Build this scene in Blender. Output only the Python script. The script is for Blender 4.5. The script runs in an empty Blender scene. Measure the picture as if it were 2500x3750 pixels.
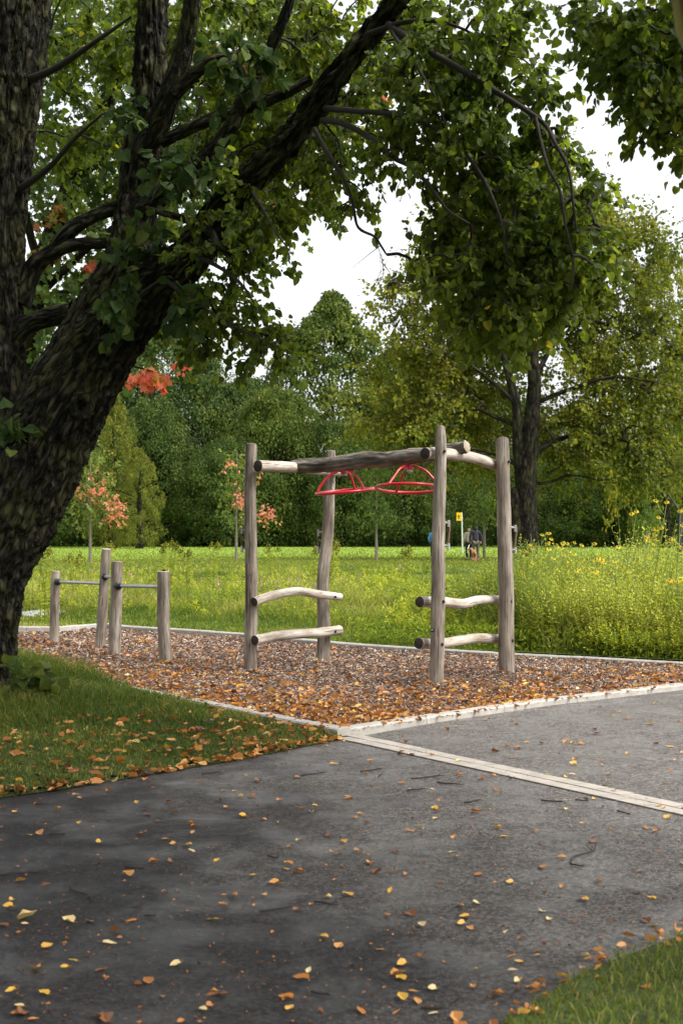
import bpy, math, random
import numpy as np
from mathutils import Vector

# ------------------------------------------------------------------ camera, sky, sun, exposure
SC = bpy.context.scene
COL = SC.collection
EYE = 1.5
FPX = 5208.0
PITCH = math.atan(75 / FPX)
cam_d = bpy.data.cameras.new("camera")
cam = bpy.data.objects.new("camera", cam_d)
COL.objects.link(cam)
cam.location = (0, 0, EYE)
cam.rotation_euler = (math.pi / 2 + PITCH, 0, 0)
cam_d.sensor_fit = 'HORIZONTAL'
cam_d.sensor_width = 24.0
cam_d.lens = 50.0
cam_d.clip_start = 0.1
cam_d.clip_end = 5000
cam_d.dof.use_dof = True
cam_d.dof.focus_distance = 14.5
cam_d.dof.aperture_fstop = 5.6
SC.camera = cam

SUN_EL, SUN_AZ = math.radians(52), math.radians(115)   # azimuth clockwise from +Y
w = bpy.data.worlds.new("World")
SC.world = w
w.use_nodes = True
nt = w.node_tree
bgn = nt.nodes["Background"]
sky = nt.nodes.new("ShaderNodeTexSky")
sky.sky_type = 'NISHITA'
sky.sun_disc = False
sky.sun_elevation = SUN_EL
sky.sun_rotation = SUN_AZ
sky.dust_density = 4.0
sky.air_density = 1.0
hs = nt.nodes.new("ShaderNodeHueSaturation")
hs.inputs["Saturation"].default_value = 0.16
nt.links.new(sky.outputs[0], hs.inputs["Color"])
nt.links.new(hs.outputs[0], bgn.inputs["Color"])
bgn.inputs["Strength"].default_value = 0.15

sd = bpy.data.lights.new("sun", 'SUN')
sd.energy = 1.1
sd.angle = math.radians(18)
sd.color = (1.0, 0.96, 0.9)
sun = bpy.data.objects.new("sun", sd)
COL.objects.link(sun)
sdir = Vector((math.sin(SUN_AZ) * math.cos(SUN_EL), math.cos(SUN_AZ) * math.cos(SUN_EL), math.sin(SUN_EL)))
sun.rotation_euler = sdir.to_track_quat('Z', 'Y').to_euler()
sun.location = (20, -10, 40)

SC.view_settings.view_transform = 'Standard'
SC.view_settings.look = 'None'
SC.view_settings.exposure = 1.3
SC.view_settings.gamma = 1.0
SC.render.engine = 'CYCLES'
cy = SC.cycles
cy.max_bounces = 6
cy.diffuse_bounces = 3
cy.glossy_bounces = 2
cy.transmission_bounces = 4
cy.transparent_max_bounces = 4
cy.caustics_reflective = False
cy.caustics_refractive = False
cy.use_denoising = True

# ------------------------------------------------------------------ helpers: projection, noise
rng = np.random.default_rng(11)
random.seed(5)
CP, SP = math.cos(PITCH), math.sin(PITCH)


def px(x, y, Z):
    """pixel of the photo (2500 x 3750) at a distance Z -> world point"""
    u = (x - 1250) / FPX
    v = (1875 - y) / FPX
    t = Z / (CP - v * SP)
    return np.array((u * t, Z, EYE + t * (SP + v * CP)))


def gpx(x, y, z=0.0):
    u = (x - 1250) / FPX
    v = (1875 - y) / FPX
    t = (z - EYE) / (SP + v * CP)
    return np.array((u * t, t * (CP - v * SP), z))


def pxa(x, y, Z):
    u = (x - 1250) / FPX
    v = (1875 - y) / FPX
    t = Z / (CP - v * SP)
    return np.stack([u * t, Z, EYE + t * (SP + v * CP)], 1)


def _h(ix, iy, iz, s):
    n = (ix * 73856093) ^ (iy * 19349663) ^ (iz * 83492791) ^ (s * 2654435)
    n = (n ^ (n >> 13)) * 1274126177
    n = n & 0x7fffffff
    n = (n ^ (n >> 16)) & 0xffff
    return n / 65535.0


def vnoise(p, seed=0):
    p = np.asarray(p, float)
    i = np.floor(p).astype(np.int64)
    f = p - i
    f = f * f * (3 - 2 * f)
    r = 0
    for dx in (0, 1):
        for dy in (0, 1):
            for dz in (0, 1):
                wgt = (f[:, 0] if dx else 1 - f[:, 0]) * (f[:, 1] if dy else 1 - f[:, 1]) * (f[:, 2] if dz else 1 - f[:, 2])
                r = r + wgt * _h(i[:, 0] + dx, i[:, 1] + dy, i[:, 2] + dz, seed)
    return r


def fbm(p, seed=0, octaves=3):
    p = np.asarray(p, float)
    a, s, r = 0.5, 0, 0
    for o in range(octaves):
        r = r + a * vnoise(p * 2 ** o, seed + o)
        s += a
        a *= .5
    return r / s


def n2(X, Y, sc, seed=0):
    X = np.asarray(X, float); Y = np.asarray(Y, float)
    return fbm(np.stack([X * sc, Y * sc, np.zeros_like(X) + .5], 1), seed)


def inpoly(X, Y, poly):
    c = np.zeros(len(X), bool)
    n = len(poly)
    for i in range(n):
        x1, y1 = poly[i][:2]
        x2, y2 = poly[(i + 1) % n][:2]
        if y1 == y2:
            continue
        k = ((y1 > Y) != (y2 > Y)) & (X < (x2 - x1) * (Y - y1) / (y2 - y1) + x1)
        c ^= k
    return c


def dist_poly(X, Y, line):
    d = np.full(len(X), 1e9)
    for a, b in zip(line[:-1], line[1:]):
        ax, ay = a[:2]; bx, by = b[:2]
        L = (bx - ax) ** 2 + (by - ay) ** 2 + 1e-9
        t = np.clip(((X - ax) * (bx - ax) + (Y - ay) * (by - ay)) / L, 0, 1)
        d = np.minimum(d, np.hypot(X - ax - t * (bx - ax), Y - ay - t * (by - ay)))
    return d


def unit(a):
    return a / (np.linalg.norm(a, axis=-1, keepdims=True) + 1e-12)


# ------------------------------------------------------------------ helpers: meshes
class Geo:
    def __init__(s):
        s.v, s.f, s.n, s.m, s.t, s.a = [], [], [], [], [], []
        s.c = 0

    def add(s, verts, faces, tint=None, axc=None, mat=0):
        verts = np.asarray(verts, float).reshape(-1, 3)
        if isinstance(faces, np.ndarray):
            s.f.append((faces + s.c).ravel())
            s.n.append(np.full(len(faces), faces.shape[1]))
            nf = len(faces)
        else:
            s.f.append(np.array([i + s.c for q in faces for i in q]))
            s.n.append(np.array([len(q) for q in faces]))
            nf = len(faces)
        s.v.append(verts)
        s.m.append(np.full(nf, mat))
        s.t.append(np.full(len(verts), .5) if tint is None else np.broadcast_to(np.asarray(tint, float), (len(verts),)))
        s.a.append(verts if axc is None else axc)
        s.c += len(verts)

    def build(s, name, mats, parent=None, smooth=False, origin=None):
        V = np.concatenate(s.v); F = np.concatenate(s.f).astype(np.int32); N = np.concatenate(s.n)
        me = bpy.data.meshes.new(name)
        off = np.zeros(3) if origin is None else np.asarray(origin, float)
        me.vertices.add(len(V)); me.vertices.foreach_set("co", (V - off).astype(np.float32).ravel())
        me.loops.add(len(F)); me.loops.foreach_set("vertex_index", F)
        me.polygons.add(len(N))
        st = np.concatenate([[0], np.cumsum(N)[:-1]]).astype(np.int32)
        me.polygons.foreach_set("loop_start", st)
        mats = mats if isinstance(mats, (list, tuple)) else [mats]
        for m in mats:
            me.materials.append(m)
        me.polygons.foreach_set("material_index", np.concatenate(s.m).astype(np.int32))
        me.polygons.foreach_set("use_smooth", np.full(len(N), smooth))
        at = me.attributes.new("tint", 'FLOAT', 'POINT')
        at.data.foreach_set("value", np.concatenate(s.t).astype(np.float32))
        at = me.attributes.new("axc", 'FLOAT_VECTOR', 'POINT')
        at.data.foreach_set("vector", np.concatenate(s.a).astype(np.float32).ravel())
        me.update(calc_edges=True)
        me.validate()
        o = bpy.data.objects.new(name, me)
        COL.objects.link(o)
        if origin is not None and parent is None:
            o.location = off
        if parent is not None:
            o.parent = parent
        return o


def tag(o, label=None, cat=None, group=None, kind=None):
    if label: o["label"] = label
    if cat: o["category"] = cat
    if group: o["group"] = group
    if kind: o["kind"] = kind
    return o


def thing(name, label, cat, loc=(0, 0, 0), group=None, rz=0):
    o = bpy.data.objects.new(name, None)
    COL.objects.link(o)
    o.location = loc
    o.rotation_euler = (0, 0, rz)
    o.empty_display_size = .2
    return tag(o, label, cat, group)


def catmull(P, n):
    P = np.asarray(P, float)
    if len(P) == 2:
        t = np.linspace(0, 1, n)[:, None]
        return P[0] * (1 - t) + P[1] * t
    Q = np.vstack([2 * P[0] - P[1], P, 2 * P[-1] - P[-2]])
    seg = np.linspace(0, len(P) - 1 - 1e-6, n)
    i = seg.astype(int); t = (seg - i)[:, None]
    a, b, c, d = Q[i], Q[i + 1], Q[i + 2], Q[i + 3]
    return .5 * (2 * b + (c - a) * t + (2 * a - 5 * b + 4 * c - d) * t ** 2 + (3 * b - a - 3 * c + d) * t ** 3)


def tube(g, P, R, segs=12, n=None, rough=0.0, lump=0.0, ridge=0.0, seed=0, cap=True, tint=.5, mat=0, capmat=None,
         slant=0.0, ridge_f=(5, 1.2), flat=0, bevel=True):
    """tapering log along P; P (k,3), R radius list"""
    P = np.asarray(P, float)
    L = np.linalg.norm(np.diff(P, axis=0), axis=1).sum()
    if n is None:
        n = max(len(P), 6)
    R = np.interp(np.linspace(0, 1, n), np.linspace(0, 1, len(R)), R)
    C = catmull(P, n)
    T = unit(np.gradient(C, axis=0))
    N = np.zeros_like(C)
    ref = np.array((0, -1, 0.0)) if abs(T[0][1]) < .9 else np.array((1.0, 0, 0))
    v = ref - T[0] * ref.dot(T[0])
    v /= np.linalg.norm(v)
    for i in range(n):
        v = v - T[i] * v.dot(T[i])
        v /= np.linalg.norm(v)
        N[i] = v
    B = np.cross(T, N)
    th = np.linspace(0, 2 * np.pi, segs, endpoint=False)
    ln = np.concatenate([[0], np.cumsum(np.linalg.norm(np.diff(C, axis=0), axis=1))])
    ct, st = np.cos(th), np.sin(th)
    RR = R[:, None] * np.ones(segs)
    if flat:
        RR = RR / np.maximum(np.abs(ct), np.abs(st))[None, :] ** flat
        RR = np.minimum(RR, R[:, None] * 1.18)
    q = np.stack([np.broadcast_to(ct, RR.shape) * R[:, None], np.broadcast_to(st, RR.shape) * R[:, None],
                  np.broadcast_to(ln[:, None], RR.shape)], -1).reshape(-1, 3)
    if lump:
        d = fbm(q / max(R.mean(), 1e-4) * np.array((.6, .6, .22)) + seed * 7.3, seed, 2).reshape(RR.shape) - .5
        RR = RR + d * lump * 2 * R.mean()
    if rough:
        d = vnoise(q * np.array((60, 60, 12)) + seed, seed + 3).reshape(RR.shape) - .5
        RR = RR + d * rough
    if ridge:
        qq = np.stack([np.broadcast_to(ct, RR.shape) * R[:, None], np.broadcast_to(st, RR.shape) * R[:, None],
                       np.broadcast_to(ln[:, None], RR.shape)], -1).reshape(-1, 3)
        wob = vnoise(qq * 3, seed + 9)[:, None] * .12
        d = vnoise((qq + wob) * np.array((34, 34, 7)), seed + 1)
        d2 = vnoise((qq + wob) * np.array((80, 80, 22)), seed + 2)
        rd = (1 - np.abs(2 * d - 1)) ** 1.5 * .75 + d2 * .35
        RR = RR + (rd.reshape(RR.shape) - .5) * ridge
    V = C[:, None, :] + RR[:, :, None] * (ct[None, :, None] * N[:, None, :] + st[None, :, None] * B[:, None, :])
    if slant:
        V[-1] += T[-1] * (ct[:, None] * R[-1] * slant)
    A = q.copy() + np.array((seed * 1.7, 0, seed * 3.1))
    idx = np.arange(n * segs).reshape(n, segs)
    F = np.stack([idx[:-1], np.roll(idx[:-1], -1, 1), np.roll(idx[1:], -1, 1), idx[1:]], -1).reshape(-1, 4)
    g.add(V.reshape(-1, 3), F, tint, A, mat)
    if cap:
        cm = mat if capmat is None else capmat
        for e, s in ((0, -1), (n - 1, 1)):
            ring = V[e]
            c = ring.mean(0)
            r2 = c + (ring - c) * .9 + T[e] * s * R[e] * .08 if bevel else ring
            vv = np.vstack([ring, r2, [r2.mean(0)]])
            k = np.arange(segs); k2 = (k + 1) % segs
            if s > 0:
                f1 = np.stack([k, k2, k2 + segs, k + segs], 1)
                f2 = [(int(a) + segs, int(b) + segs, 2 * segs) for a, b in zip(k, k2)]
            else:
                f1 = np.stack([k2, k, k + segs, k2 + segs], 1)
                f2 = [(int(b) + segs, int(a) + segs, 2 * segs) for a, b in zip(k, k2)]
            cc = np.vstack([ring - c, r2 - c, [[0, 0, 0]]]) * 1.0
            g.add(vv, [tuple(int(x) for x in r) for r in f1] + f2, tint, cc + seed, cm)
    return C


def thin(g, P, R, sides=3, tint=.5, mat=0):
    """many thin twigs at once: P (N,K,3), R (N,K)"""
    P = np.asarray(P, float); R = np.asarray(R, float)
    Nn, K = P.shape[:2]
    T = unit(np.gradient(P, axis=1))
    ref = np.where(np.abs(T[..., 2:3]) > .9, np.array((1., 0, 0)), np.array((0, 0, 1.)))
    A = unit(np.cross(T, ref)); B = np.cross(T, A)
    th = np.arange(sides) * 2 * np.pi / sides
    V = P[:, :, None, :] + R[:, :, None, None] * (np.cos(th)[:, None] * A[:, :, None, :] + np.sin(th)[:, None] * B[:, :, None, :])
    idx = np.arange(Nn * K * sides).reshape(Nn, K, sides)
    F = np.stack([idx[:, :-1], np.roll(idx[:, :-1], -1, 2), np.roll(idx[:, 1:], -1, 2), idx[:, 1:]], -1).reshape(-1, 4)
    g.add(V.reshape(-1, 3), F, tint, None, mat)


def box(g, c, s, rz=0, tint=.5, mat=0, bev=0):
    c = np.asarray(c, float); s = np.asarray(s, float) / 2
    v = np.array([(x, y, z) for z in (-1, 1) for y in (-1, 1) for x in (-1, 1)], float) * s
    ca, sa = math.cos(rz), math.sin(rz)
    v = np.stack([v[:, 0] * ca - v[:, 1] * sa, v[:, 0] * sa + v[:, 1] * ca, v[:, 2]], 1) + c
    g.add(v, np.array([(0, 2, 3, 1), (4, 5, 7, 6), (0, 1, 5, 4), (2, 6, 7, 3), (0, 4, 6, 2), (1, 3, 7, 5)]), tint, None, mat)


# leaf outlines: (x, y, z) and faces
LEAF_HEART = (np.array([(0, 0, 0), (.30, -.07, .05), (.47, .22, .10), (.36, .62, .07), (0, 1.05, -.10),
                        (-.36, .62, .07), (-.47, .22, .10), (-.30, -.07, .05), (0, .45, 0)], float),
              np.array([(0, 1, 2, 8), (8, 2, 3, 4), (4, 5, 6, 8), (8, 6, 7, 0)]))
LEAF_LONG = (np.array([(0, 0, 0), (.2, .3, .06), (.17, .7, .05), (0, 1.05, -.12), (-.17, .7, .05), (-.2, .3, .06), (0, .5, 0)], float),
             np.array([(0, 1, 6, 5), (6, 1, 2, 3), (3, 4, 5, 6)]))
LEAF_RHOMB = (np.array([(0, 0, 0), (.38, .45, .08), (0, 1, 0), (-.38, .45, .08)], float), np.array([(0, 1, 2, 3)]))
# lobed maple leaf as a fan of quads
_ml = [(0, 0), (.28, -.06), (.22, .16), (.62, .22), (.36, .42), (.46, .66), (.2, .62), (0, 1.05),
       (-.2, .62), (-.46, .66), (-.36, .42), (-.62, .22), (-.22, .16), (-.28, -.06)]
LEAF_MAPLE = (np.array([(a, b, .08 * abs(a)) for a, b in _ml] + [(0, .35, -.02)], float),
              np.array([(14, 0, 1, 2), (14, 2, 3, 4), (14, 4, 5, 6), (14, 6, 7, 8), (14, 8, 9, 10), (14, 10, 11, 12), (14, 12, 13, 0)]))
# curled fallen leaf
LEAF_DRY = (np.array([(0, 0, .0), (.30, .0, .16), (.42, .3, .22), (.3, .68, .16), (0, 1.0, .12),
                      (-.32, .66, .07), (-.44, .28, .17), (-.27, -.02, .05), (0, .3, .02), (0, .68, .02)], float),
            np.array([(0, 1, 2, 8), (8, 2, 3, 9), (9, 3, 4, 5), (9, 5, 6, 8), (8, 6, 7, 0)]))


def leaves(g, pos, axis, nrm, size, shape, tint, wscale=1.0, curl=1.0, mat=0):
    pos = np.asarray(pos, float)
    axis = unit(axis)
    nrm = unit(nrm - axis * (nrm * axis).sum(1, keepdims=True))
    side = np.cross(axis, nrm)
    V, F = shape
    size = np.broadcast_to(size, (len(pos),))[:, None, None]
    ws = np.broadcast_to(wscale, (len(pos),))[:, None, None]
    cu = np.broadcast_to(curl, (len(pos),))[:, None, None]
    P = pos[:, None, :] + size * (V[None, :, 0:1] * ws * side[:, None, :] + V[None, :, 1:2] * axis[:, None, :]
                                  + V[None, :, 2:3] * cu * nrm[:, None, :])
    k = len(V)
    FF = (F[None] + (np.arange(len(pos)) * k)[:, None, None]).reshape(-1, F.shape[1])
    g.add(P.reshape(-1, 3), FF, np.repeat(np.broadcast_to(tint, (len(pos),)), k), None, mat)


def rdir(n):
    return unit(rng.normal(size=(n, 3)))


# ------------------------------------------------------------------ materials
def new_mat(name):
    m = bpy.data.materials.new(name)
    m.use_nodes = True
    t = m.node_tree
    return m, t, t.nodes["Principled BSDF"]


def N(t, typ, **kw):
    n = t.nodes.new(typ)
    for k, v in kw.items():
        setattr(n, k, v)
    return n


def ramp(t, stops, interp='LINEAR'):
    n = t.nodes.new("ShaderNodeValToRGB")
    e = n.color_ramp
    e.interpolation = interp
    while len(e.elements) < len(stops):
        e.elements.new(.5)
    for el, (p, c) in zip(e.elements, stops):
        el.position = p
        el.color = (*c, 1) if len(c) == 3 else c
    return n


def leaf_mat(name, stops, trans=.42, rough=.5, gain=1.6, spec=.12):
    m = bpy.data.materials.new(name)
    m.use_nodes = True
    t = m.node_tree
    p = t.nodes["Principled BSDF"]
    at = N(t, "ShaderNodeAttribute", attribute_name="tint")
    r = ramp(t, stops)
    t.links.new(at.outputs["Fac"], r.inputs[0])
    t.links.new(r.outputs[0], p.inputs["Base Color"])
    p.inputs["Roughness"].default_value = rough
    p.inputs["Specular IOR Level"].default_value = spec
    tr = N(t, "ShaderNodeBsdfTranslucent")
    mu = N(t, "ShaderNodeMix", data_type='RGBA', blend_type='MULTIPLY')
    mu.inputs[0].default_value = 1
    t.links.new(r.outputs[0], mu.inputs[6])
    mu.inputs[7].default_value = (gain * 1.05, gain, gain * .55, 1)
    t.links.new(mu.outputs[2], tr.inputs["Color"])
    mx = N(t, "ShaderNodeMixShader")
    mx.inputs[0].default_value = trans
    t.links.new(p.outputs[0], mx.inputs[1])
    t.links.new(tr.outputs[0], mx.inputs[2])
    t.links.new(mx.outputs[0], t.nodes["Material Output"].inputs["Surface"])
    return m


def plain(name, col, rough=.6, metal=0, spec=.4, var=.12, scale=12, bump=0.0):
    m, t, p = new_mat(name)
    tc = N(t, "ShaderNodeTexCoord")
    no = N(t, "ShaderNodeTexNoise")
    no.inputs["Scale"].default_value = scale
    no.inputs["Detail"].default_value = 4
    t.links.new(tc.outputs["Object"], no.inputs["Vector"])
    r = ramp(t, [(.3, tuple(c * (1 - var) for c in col)), (.7, tuple(min(1, c * (1 + var)) for c in col))])
    t.links.new(no.outputs["Fac"], r.inputs[0])
    t.links.new(r.outputs[0], p.inputs["Base Color"])
    p.inputs["Roughness"].default_value = rough
    p.inputs["Metallic"].default_value = metal
    p.inputs["Specular IOR Level"].default_value = spec
    if bump:
        b = N(t, "ShaderNodeBump")
        b.inputs["Strength"].default_value = bump
        b.inputs["Distance"].default_value = .01
        t.links.new(no.outputs["Fac"], b.inputs["Height"])
        t.links.new(b.outputs[0], p.inputs["Normal"])
    return m


def wood_mat(name, dark, mid, light, crack=(.02, .015, .012), crack_w=.47, grain=1.0):
    m, t, p = new_mat(name)
    at = N(t, "ShaderNodeAttribute", attribute_name="axc")

    def stretched(sx, sz, detail, rough=.6):
        mp = N(t, "ShaderNodeMapping")
        mp.inputs["Scale"].default_value = (sx, sx, sz)
        t.links.new(at.outputs["Vector"], mp.inputs["Vector"])
        no = N(t, "ShaderNodeTexNoise")
        no.inputs["Scale"].default_value = 1
        no.inputs["Detail"].default_value = detail
        no.inputs["Roughness"].default_value = rough
        t.links.new(mp.outputs[0], no.inputs["Vector"])
        return no
    n1 = stretched(9, 2.2, 5)
    n2_ = stretched(70, 3.0, 4, .7)
    n3 = stretched(26, .7, 3, .5)
    r1 = ramp(t, [(.33, dark), (.5, mid), (.67, light)])
    t.links.new(n1.outputs["Fac"], r1.inputs[0])
    r2 = ramp(t, [(.3, (.6, .58, .55)), (.65, (1.12, 1.12, 1.12))])
    t.links.new(n2_.outputs["Fac"], r2.inputs[0])
    mu = N(t, "ShaderNodeMix", data_type='RGBA', blend_type='MULTIPLY')
    mu.inputs[0].default_value = grain
    t.links.new(r1.outputs[0], mu.inputs[6]); t.links.new(r2.outputs[0], mu.inputs[7])
    # drying cracks: narrow band of a long-stretched noise
    ma = N(t, "ShaderNodeMath", operation='SUBTRACT'); ma.inputs[1].default_value = crack_w
    t.links.new(n3.outputs["Fac"], ma.inputs[0])
    mb = N(t, "ShaderNodeMath", operation='ABSOLUTE'); t.links.new(ma.outputs[0], mb.inputs[0])
    mc = ramp(t, [(.0, (1, 1, 1)), (.006, (.9, .9, .9)), (.017, (0, 0, 0))])
    t.links.new(mb.outputs[0], mc.inputs[0])
    mz = N(t, "ShaderNodeMath", operation='MULTIPLY'); mz.inputs[1].default_value = .8
    t.links.new(mc.outputs[0], mz.inputs[0])
    mx = N(t, "ShaderNodeMix", data_type='RGBA')
    t.links.new(mz.outputs[0], mx.inputs[0])
    t.links.new(mu.outputs[2], mx.inputs[6])
    mx.inputs[7].default_value = (*crack, 1)
    t.links.new(mx.outputs[2], p.inputs["Base Color"])
    p.inputs["Roughness"].default_value = .75
    p.inputs["Specular IOR Level"].default_value = .25
    ad = N(t, "ShaderNodeMath", operation='SUBTRACT')
    t.links.new(n2_.outputs["Fac"], ad.inputs[0]); t.links.new(mc.outputs[0], ad.inputs[1])
    b = N(t, "ShaderNodeBump"); b.inputs["Strength"].default_value = .6; b.inputs["Distance"].default_value = .006
    t.links.new(ad.outputs[0], b.inputs["Height"]); t.links.new(b.outputs[0], p.inputs["Normal"])
    return m


def bark_mat(name, dark, mid, light, moss, moss_amt=.5, sc=1.0):
    m, t, p = new_mat(name)
    at = N(t, "ShaderNodeAttribute", attribute_name="axc")

    def st(sx, sz, detail):
        mp = N(t, "ShaderNodeMapping")
        mp.inputs["Scale"].default_value = (sx * sc, sx * sc, sz * sc)
        t.links.new(at.outputs["Vector"], mp.inputs["Vector"])
        no = N(t, "ShaderNodeTexNoise")
        no.inputs["Scale"].default_value = 1
        no.inputs["Detail"].default_value = detail
        no.inputs["Distortion"].default_value = .6
        t.links.new(mp.outputs[0], no.inputs["Vector"])
        return no
    n1 = st(26, 6, 6)
    nm = st(4, 3, 4)
    r1 = ramp(t, [(.36, dark), (.5, mid), (.66, light)])
    t.links.new(n1.outputs["Fac"], r1.inputs[0])
    rm = ramp(t, [(.47, (0, 0, 0)), (.6, (moss_amt,) * 3)])
    t.links.new(nm.outputs["Fac"], rm.inputs[0])
    mx = N(t, "ShaderNodeMix", data_type='RGBA')
    t.links.new(rm.outputs[0], mx.inputs[0]); t.links.new(r1.outputs[0], mx.inputs[6]); mx.inputs[7].default_value = (*moss, 1)
    # plates and furrows
    mp = N(t, "ShaderNodeMapping"); mp.inputs["Scale"].default_value = (15 * sc, 15 * sc, 4.2 * sc)
    t.links.new(at.outputs["Vector"], mp.inputs["Vector"])
    wn = N(t, "ShaderNodeTexNoise"); wn.inputs["Scale"].default_value = 1.6; wn.inputs["Detail"].default_value = 4
    t.links.new(mp.outputs[0], wn.inputs["Vector"])
    wa = N(t, "ShaderNodeMix", data_type='RGBA', blend_type='ADD'); wa.inputs[0].default_value = 1.3
    t.links.new(mp.outputs[0], wa.inputs[6]); t.links.new(wn.outputs["Color"], wa.inputs[7])
    vo = N(t, "ShaderNodeTexVoronoi", feature='DISTANCE_TO_EDGE'); vo.inputs["Scale"].default_value = 1
    t.links.new(wa.outputs[2], vo.inputs["Vector"])
    fr = ramp(t, [(.0, (.12, .12, .12)), (.09, (.6, .6, .6)), (.28, (1.15, 1.15, 1.15))])
    t.links.new(vo.outputs["Distance"], fr.inputs[0])
    m2 = N(t, "ShaderNodeMix", data_type='RGBA', blend_type='MULTIPLY'); m2.inputs[0].default_value = .85
    t.links.new(mx.outputs[2], m2.inputs[6]); t.links.new(fr.outputs[0], m2.inputs[7])
    t.links.new(m2.outputs[2], p.inputs["Base Color"])
    hh = N(t, "ShaderNodeMath", operation='MULTIPLY_ADD'); hh.inputs[1].default_value = .45
    t.links.new(n1.outputs["Fac"], hh.inputs[0]); t.links.new(fr.outputs[0], hh.inputs[2])
    p.inputs["Roughness"].default_value = .9
    p.inputs["Specular IOR Level"].default_value = .15
    b = N(t, "ShaderNodeBump"); b.inputs["Strength"].default_value = 1.0; b.inputs["Distance"].default_value = .03
    t.links.new(hh.outputs[0], b.inputs["Height"]); t.links.new(b.outputs[0], p.inputs["Normal"])
    return m


M = {}
M['near_leaf'] = leaf_mat("linden leaf", [(0, (.032, .054, .011)), (.35, (.075, .108, .016)), (.7, (.125, .160, .020)), (.93, (.20, .22, .028)), (1, (.36, .30, .04))], .58, .5, 2.1, .2)
M['trunk_leaf'] = leaf_mat("shoot leaf", [(0, (.024, .046, .014)), (.6, (.045, .078, .021)), (1, (.11, .14, .03))], .4, .45, 1.5)
M['maple_leaf'] = leaf_mat("maple leaf", [(0, (.045, .085, .03)), (.5, (.09, .14, .035)), (.72, (.16, .19, .04)), (.8, (.38, .19, .06)), (.9, (.52, .17, .11)), (1, (.55, .10, .08))], .5, .5, 1.6)
M['mid_leaf'] = leaf_mat("yellowing leaf", [(0, (.055, .085, .015)), (.4, (.15, .175, .024)), (.75, (.29, .27, .032)), (1, (.48, .36, .035))], .45, .5, 1.5)
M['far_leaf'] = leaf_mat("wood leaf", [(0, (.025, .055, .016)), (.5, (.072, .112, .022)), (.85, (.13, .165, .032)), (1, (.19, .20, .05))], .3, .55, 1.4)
M['far_olive'] = leaf_mat("olive leaf", [(0, (.035, .062, .013)), (.5, (.085, .122, .022)), (.85, (.165, .19, .032)), (1, (.26, .24, .04))], .3, .55, 1.4)
M['gold_leaf'] = leaf_mat("golden needle", [(0, (.055, .075, .014)), (.5, (.145, .165, .026)), (1, (.33, .30, .04))], .3, .6, 1.3)
M['sapling_leaf'] = leaf_mat("sapling leaf", [(0, (.07, .13, .03)), (.5, (.13, .2, .045)), (.72, (.24, .27, .06)), (.8, (.52, .30, .12)), (1, (.66, .24, .20))], .45, .5, 1.5)
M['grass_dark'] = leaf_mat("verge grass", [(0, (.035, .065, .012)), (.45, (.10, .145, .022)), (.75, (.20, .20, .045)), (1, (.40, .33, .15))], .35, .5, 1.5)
M['grass'] = leaf_mat("meadow grass", [(0, (.075, .125, .02)), (.3, (.17, .215, .035)), (.55, (.28, .295, .055)), (.8, (.43, .395, .14)), (1, (.56, .47, .29))], .35, .5, 1.4)
M['forb'] = leaf_mat("forb leaf", [(0, (.075, .13, .02)), (.35, (.24, .30, .032)), (.7, (.42, .44, .05)), (.9, (.52, .53, .075)), (1, (.60, .59, .2))], .5, .5, 1.5)
M['dry'] = leaf_mat("fallen leaf", [(0, (.06, .025, .012)), (.25, (.22, .08, .022)), (.5, (.44, .17, .03)), (.7, (.52, .27, .085)), (.85, (.58, .34, .035)), (1, (.60, .48, .25))], .15, .45, 1.2, .4)
M['yellow'] = leaf_mat("yellow petal", [(0, (.7, .42, .01)), (1, (.85, .62, .03))], .3, .5, 1.1)
M['pink'] = leaf_mat("pink petal", [(0, (.45, .16, .32)), (1, (.66, .36, .5))], .3, .5, 1.1)
M['seed'] = plain("seed head", (.03, .02, .012), .9)
M['stem'] = plain("green stem", (.16, .22, .05), .6, scale=40)
M['bark'] = bark_mat("mossy linden bark", (.006, .0055, .004), (.021, .019, .012), (.075, .068, .046), (.058, .059, .020), .6)
M['bark_grey'] = bark_mat("grey linden bark", (.015, .013, .010), (.05, .044, .032), (.10, .09, .07), (.05, .05, .02), .3)
M['bark_far'] = bark_mat("tree bark", (.006, .005, .004), (.020, .016, .011), (.05, .041, .028), (.035, .038, .012), .55, .3)
M['bark_lichen'] = bark_mat("lichen bark", (.03, .025, .015), (.12, .11, .07), (.28, .28, .22), (.20, .17, .03), .8, .6)
M['sapbark'] = plain("sapling bark", (.20, .17, .13), .8, scale=30)
M['twig'] = plain("twig bark", (.022, .016, .012), .85)
M['twig_far'] = plain("far twig bark", (.04, .033, .022), .85)
M['post'] = wood_mat("weathered post", (.135, .108, .085), (.245, .205, .165), (.40, .35, .295))
M['rail'] = wood_mat("pale peeled rail", (.27, .215, .165), (.46, .40, .34), (.66, .60, .53), (.09, .055, .04), .42)
M['beam'] = wood_mat("rough grey beam", (.05, .042, .034), (.13, .11, .09), (.30, .265, .225), (.015, .01, .008), .5)
M['cut_dark'] = plain("dark cut end", (.035, .028, .022), .85, scale=60, var=.4, bump=.5)
M['cut'] = plain("sawn end", (.33, .27, .2), .8, scale=40, var=.2)
M['red'] = plain("red enamel", (.50, .010, .022), .28, spec=.6, var=.08)
M['black'] = plain("black plastic", (.015, .015, .017), .4)
M['steel'] = plain("brushed steel", (.42, .42, .42), .35, metal=.9)
M['silver'] = plain("bright steel", (.42, .42, .41), .35, metal=.7)
M['rope'] = plain("worn brown grip", (.13, .09, .05), .8, scale=80)


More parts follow.
